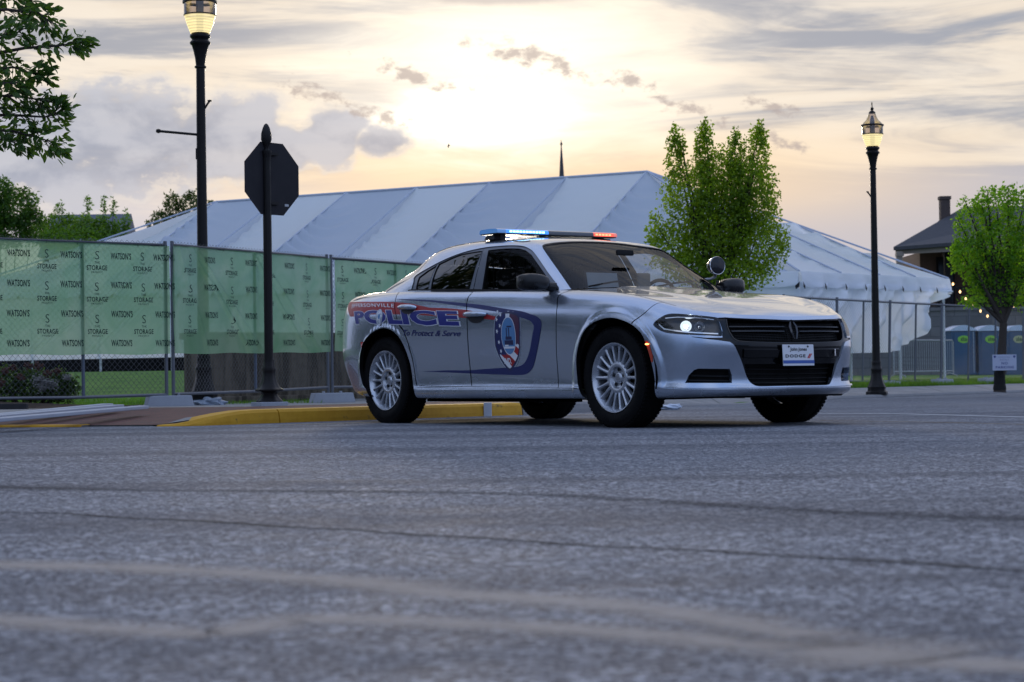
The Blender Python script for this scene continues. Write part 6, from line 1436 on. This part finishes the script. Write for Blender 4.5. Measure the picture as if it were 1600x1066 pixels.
mb=MB();q=hp(1437,478,1);[mb.box((q.x+i*.22,q.y,q.z+.45),(.04,.04,.9)) for i in range(36)];mb.box((q.x+4,q.y,q.z+.92),(8,.08,.08));mb.build('railing',PDK,he)
# string lights
cur=[(1475,460),(1489,444),(1500,456),(1509,467),(1520,478),(1532,486),(1543,494),(1560,492),(1585,480),(1610,462)]
sl0=at(1475,460,84);e=empty('string_lights',sl0,0,label='string of small warm bulbs hanging in front of the house porch',cat='string lights')
MB().tube([at(a,c-1.5,84)-sl0 for a,c in cur],.012,4).build('cable',INK,e)
BW=emit('warm_bulb',(1.,.62,.28),3.)
for a,c in cur: MB().lathe([(0,-.07),(.035,-.04),(.046,0),(.03,.04),(0,.07)],10,Matrix.Translation(at(a,c,84)-sl0)).build('bulb',BW,e,True)
# parking sign on the tree
ps=at(1569.5,566.5,37.8);e=empty('parking_sign',ps,0,label='small white parking sign with blue print fixed to the small tree trunk',cat='sign')
MB().box((0,0,0),(.455,.012,.30),bev=.003).build('board',mat('sign_white',(.42,.46,.58),.5,var=.04),e);SI=mat('sign_blue',(.03,.05,.20),.5)
SM=lambda y,z:Matrix.Translation((y,-.0085,z))@Matrix(((1,0,0,0),(0,0,-1,0),(0,1,0,0),(0,0,0,1)))
flattext('lettering','PARKING',.34,.050,SM(0,-.09),SI,e,.03,0,1.3);flattext('lettering','NO',.12,.05,SM(0,-.015),SI,e,.02,0,1.2);flattext('lettering','EVENT',.17,.035,SM(0,.05),mat('sign_faint',(.16,.19,.33),.5),e,.0,0,1.2);flattext('lettering','SPECIAL',.22,.030,SM(0,.10),MATS['sign_faint'],e,.0,0,1.2)
for s in (-1,1): MB().add([(s*.185+a,-.009,.11+c) for a,c in ((-.022,.02),(.022,.02),(.022,-.005),(0,-.03),(-.022,-.005))],[(0,1,2,3,4)]).build('crest',SI,e)
MB().lathe([(.13,0),(.115,.1),(.10,.35),(.095,.36)],12).build('tree_guard',mat('guard_black',(.012,.012,.013),.8),None,label='black sleeve round the foot of the small right-hand tree',cat='tree guard').location=(bt.x,bt.y-.0,bt.z)
# ------------------------------------------------------------ far things
st=at(878,300,190);e=empty('church_steeple',(st.x,190,8),0,label='slender dark church steeple tip rising behind the tent ridge',cat='steeple')
z0=at(878,290,190).z-8;zt_=at(877,219,190).z-8
MB().lathe([(.36,z0-1),(.28,z0),(.17,z0+(zt_-z0)*.45),(.06,zt_-.7),(.05,zt_-.5)],8).build('spire',mat('slate',(.05,.05,.06),.7),e);MB().lathe([(.0,zt_-.55),(.12,zt_-.42),(.12,zt_-.33),(.04,zt_-.22),(.03,zt_),(0,zt_+.02)],10).build('finial',mat('slate',(.05,.05,.06),.7),e);MB().box((0,0,z0/2-1.5),(3.2,3.2,z0-3)).build('tower',BRK,e)
a=at(60,329,110);c=at(189,327,110);e=empty('distant_building',((a.x+c.x)/2,110,0),0,label='distant building with a plain slate-grey roof behind the bright green bushes',cat='building')
W_=c.x-a.x;MB().box((0,3,a.z/2-1.2),(W_-.4,6,a.z-2.4)).build('wall',mat('far_wall',(.14,.12,.11),.8),e);mb=MB();mb.add([(-W_/2,-.4,a.z-2.6),(W_/2,-.4,a.z-2.6),(W_/2,3,a.z),(-W_/2,3,a.z),(W_/2,6.4,a.z-2.6),(-W_/2,6.4,a.z-2.6)],[(0,1,2,3),(3,2,4,5),(0,3,5),(1,4,2),(0,5,4,1)]);mb.build('roof',mat('slate_roof',(.10,.115,.145),.7,var=.2),e)
b_=at(701,228,120);mb=MB();mb.tube([(-.10,0,-.02),(0,0,0),(.11,0,.03)],[.01,.035,.008],6);mb.add([(-.03,0,.02),(.04,0,.02),(.02,.2,.16),(-.03,.2,.14)],[(0,1,2,3)]);mb.add([(-.03,0,.02),(.04,0,.02),(.0,-.18,-.16),(-.05,-.16,-.15)],[(0,3,2,1)]);o=mb.build('bird',INK,None,label='tiny dark bird in flight against the bright patch of sky',cat='bird');o.location=b_
# white marker stake behind the car, scrap of litter by the front wheel
p=on(760,654,.0);mb=MB();mb.box((0,0,.06),(.075,.03,.14),bev=.004);o=mb.build('marker_stake',mat('stake_white',(.55,.60,.68),.5),None,label='short white post at the yellow kerb seen under the car',cat='post');o.location=(p.x,float(kerbY(p.x))-.05,0)
p=on(1050,640,.0);mb=MB();r=random.Random(3)
bm=bmesh.new();bmesh.ops.create_icosphere(bm,subdivisions=3,radius=.06)
for q in bm.verts: q.co=Vector((q.co.x*2.0,q.co.y,q.co.z*.55))*(1+.5*noise.noise(q.co*30))
o=obj('litter',bm,mat('litter_white',(.5,.56,.66),.5),None,False,label='crumpled white plastic scrap on the ground beyond the front wheel',cat='litter');o.location=(p.x,p.y+.0,.03+float(roadz(p.x,p.y)))
bm=bmesh.new();bmesh.ops.create_icosphere(bm,subdivisions=4,radius=.14)
for q in bm.verts: q.co=Vector((q.co.x*1.5,q.co.y,q.co.z*.55))*(1+.5*noise.noise(q.co*14))
p=at(327,631,25.6);o=obj('plastic_sheet',bm,mat('sheet_grey',(.25,.30,.38),.4),None,False,label='crumpled grey plastic sheet at the foot of the left street lamp',cat='plastic sheet');o.location=(p.x,p.y,p.z)
# the far side of the street, behind the photographer: what the paint and glass mirror
bl=[];rb=random.Random(77)
for i in range(26): x=-62+i*5+rb.uniform(-1.5,1.5);bl.append((x,-38+rb.uniform(-4,4),1.7+rb.uniform(-.3,.6),3.6,2.6,1.8+rb.uniform(0,1.0),900))
for i in range(22): y=-14+i*2.6;bl.append((-27-.25*abs(y-10)+rb.uniform(-2,2),y,2.4+rb.uniform(-.3,.8),2.6,2.6,2.6+rb.uniform(0,1.6),1000))
for x,y,z,q in ((-10.5,6,7.6,2.9),(-12,12.5,9.5,3.3),(-15,1,8,3.),(-17,17,9,3.2),(-11.8,21.5,6.2,2.6),(-16,26,8.5,3.2),(-13,23,9.5,2.4)): bl.append((x,y,z,q,q*.8,q*.75,520))
tb=leaves(bl,.45,leafmat('leaf_belt',(.02,.04,.012),(.05,.08,.02),.2,.4),'tree_belt',None,3,asp=.7);tag(tb,kind='stuff')
print('objects',len(bpy.data.objects))
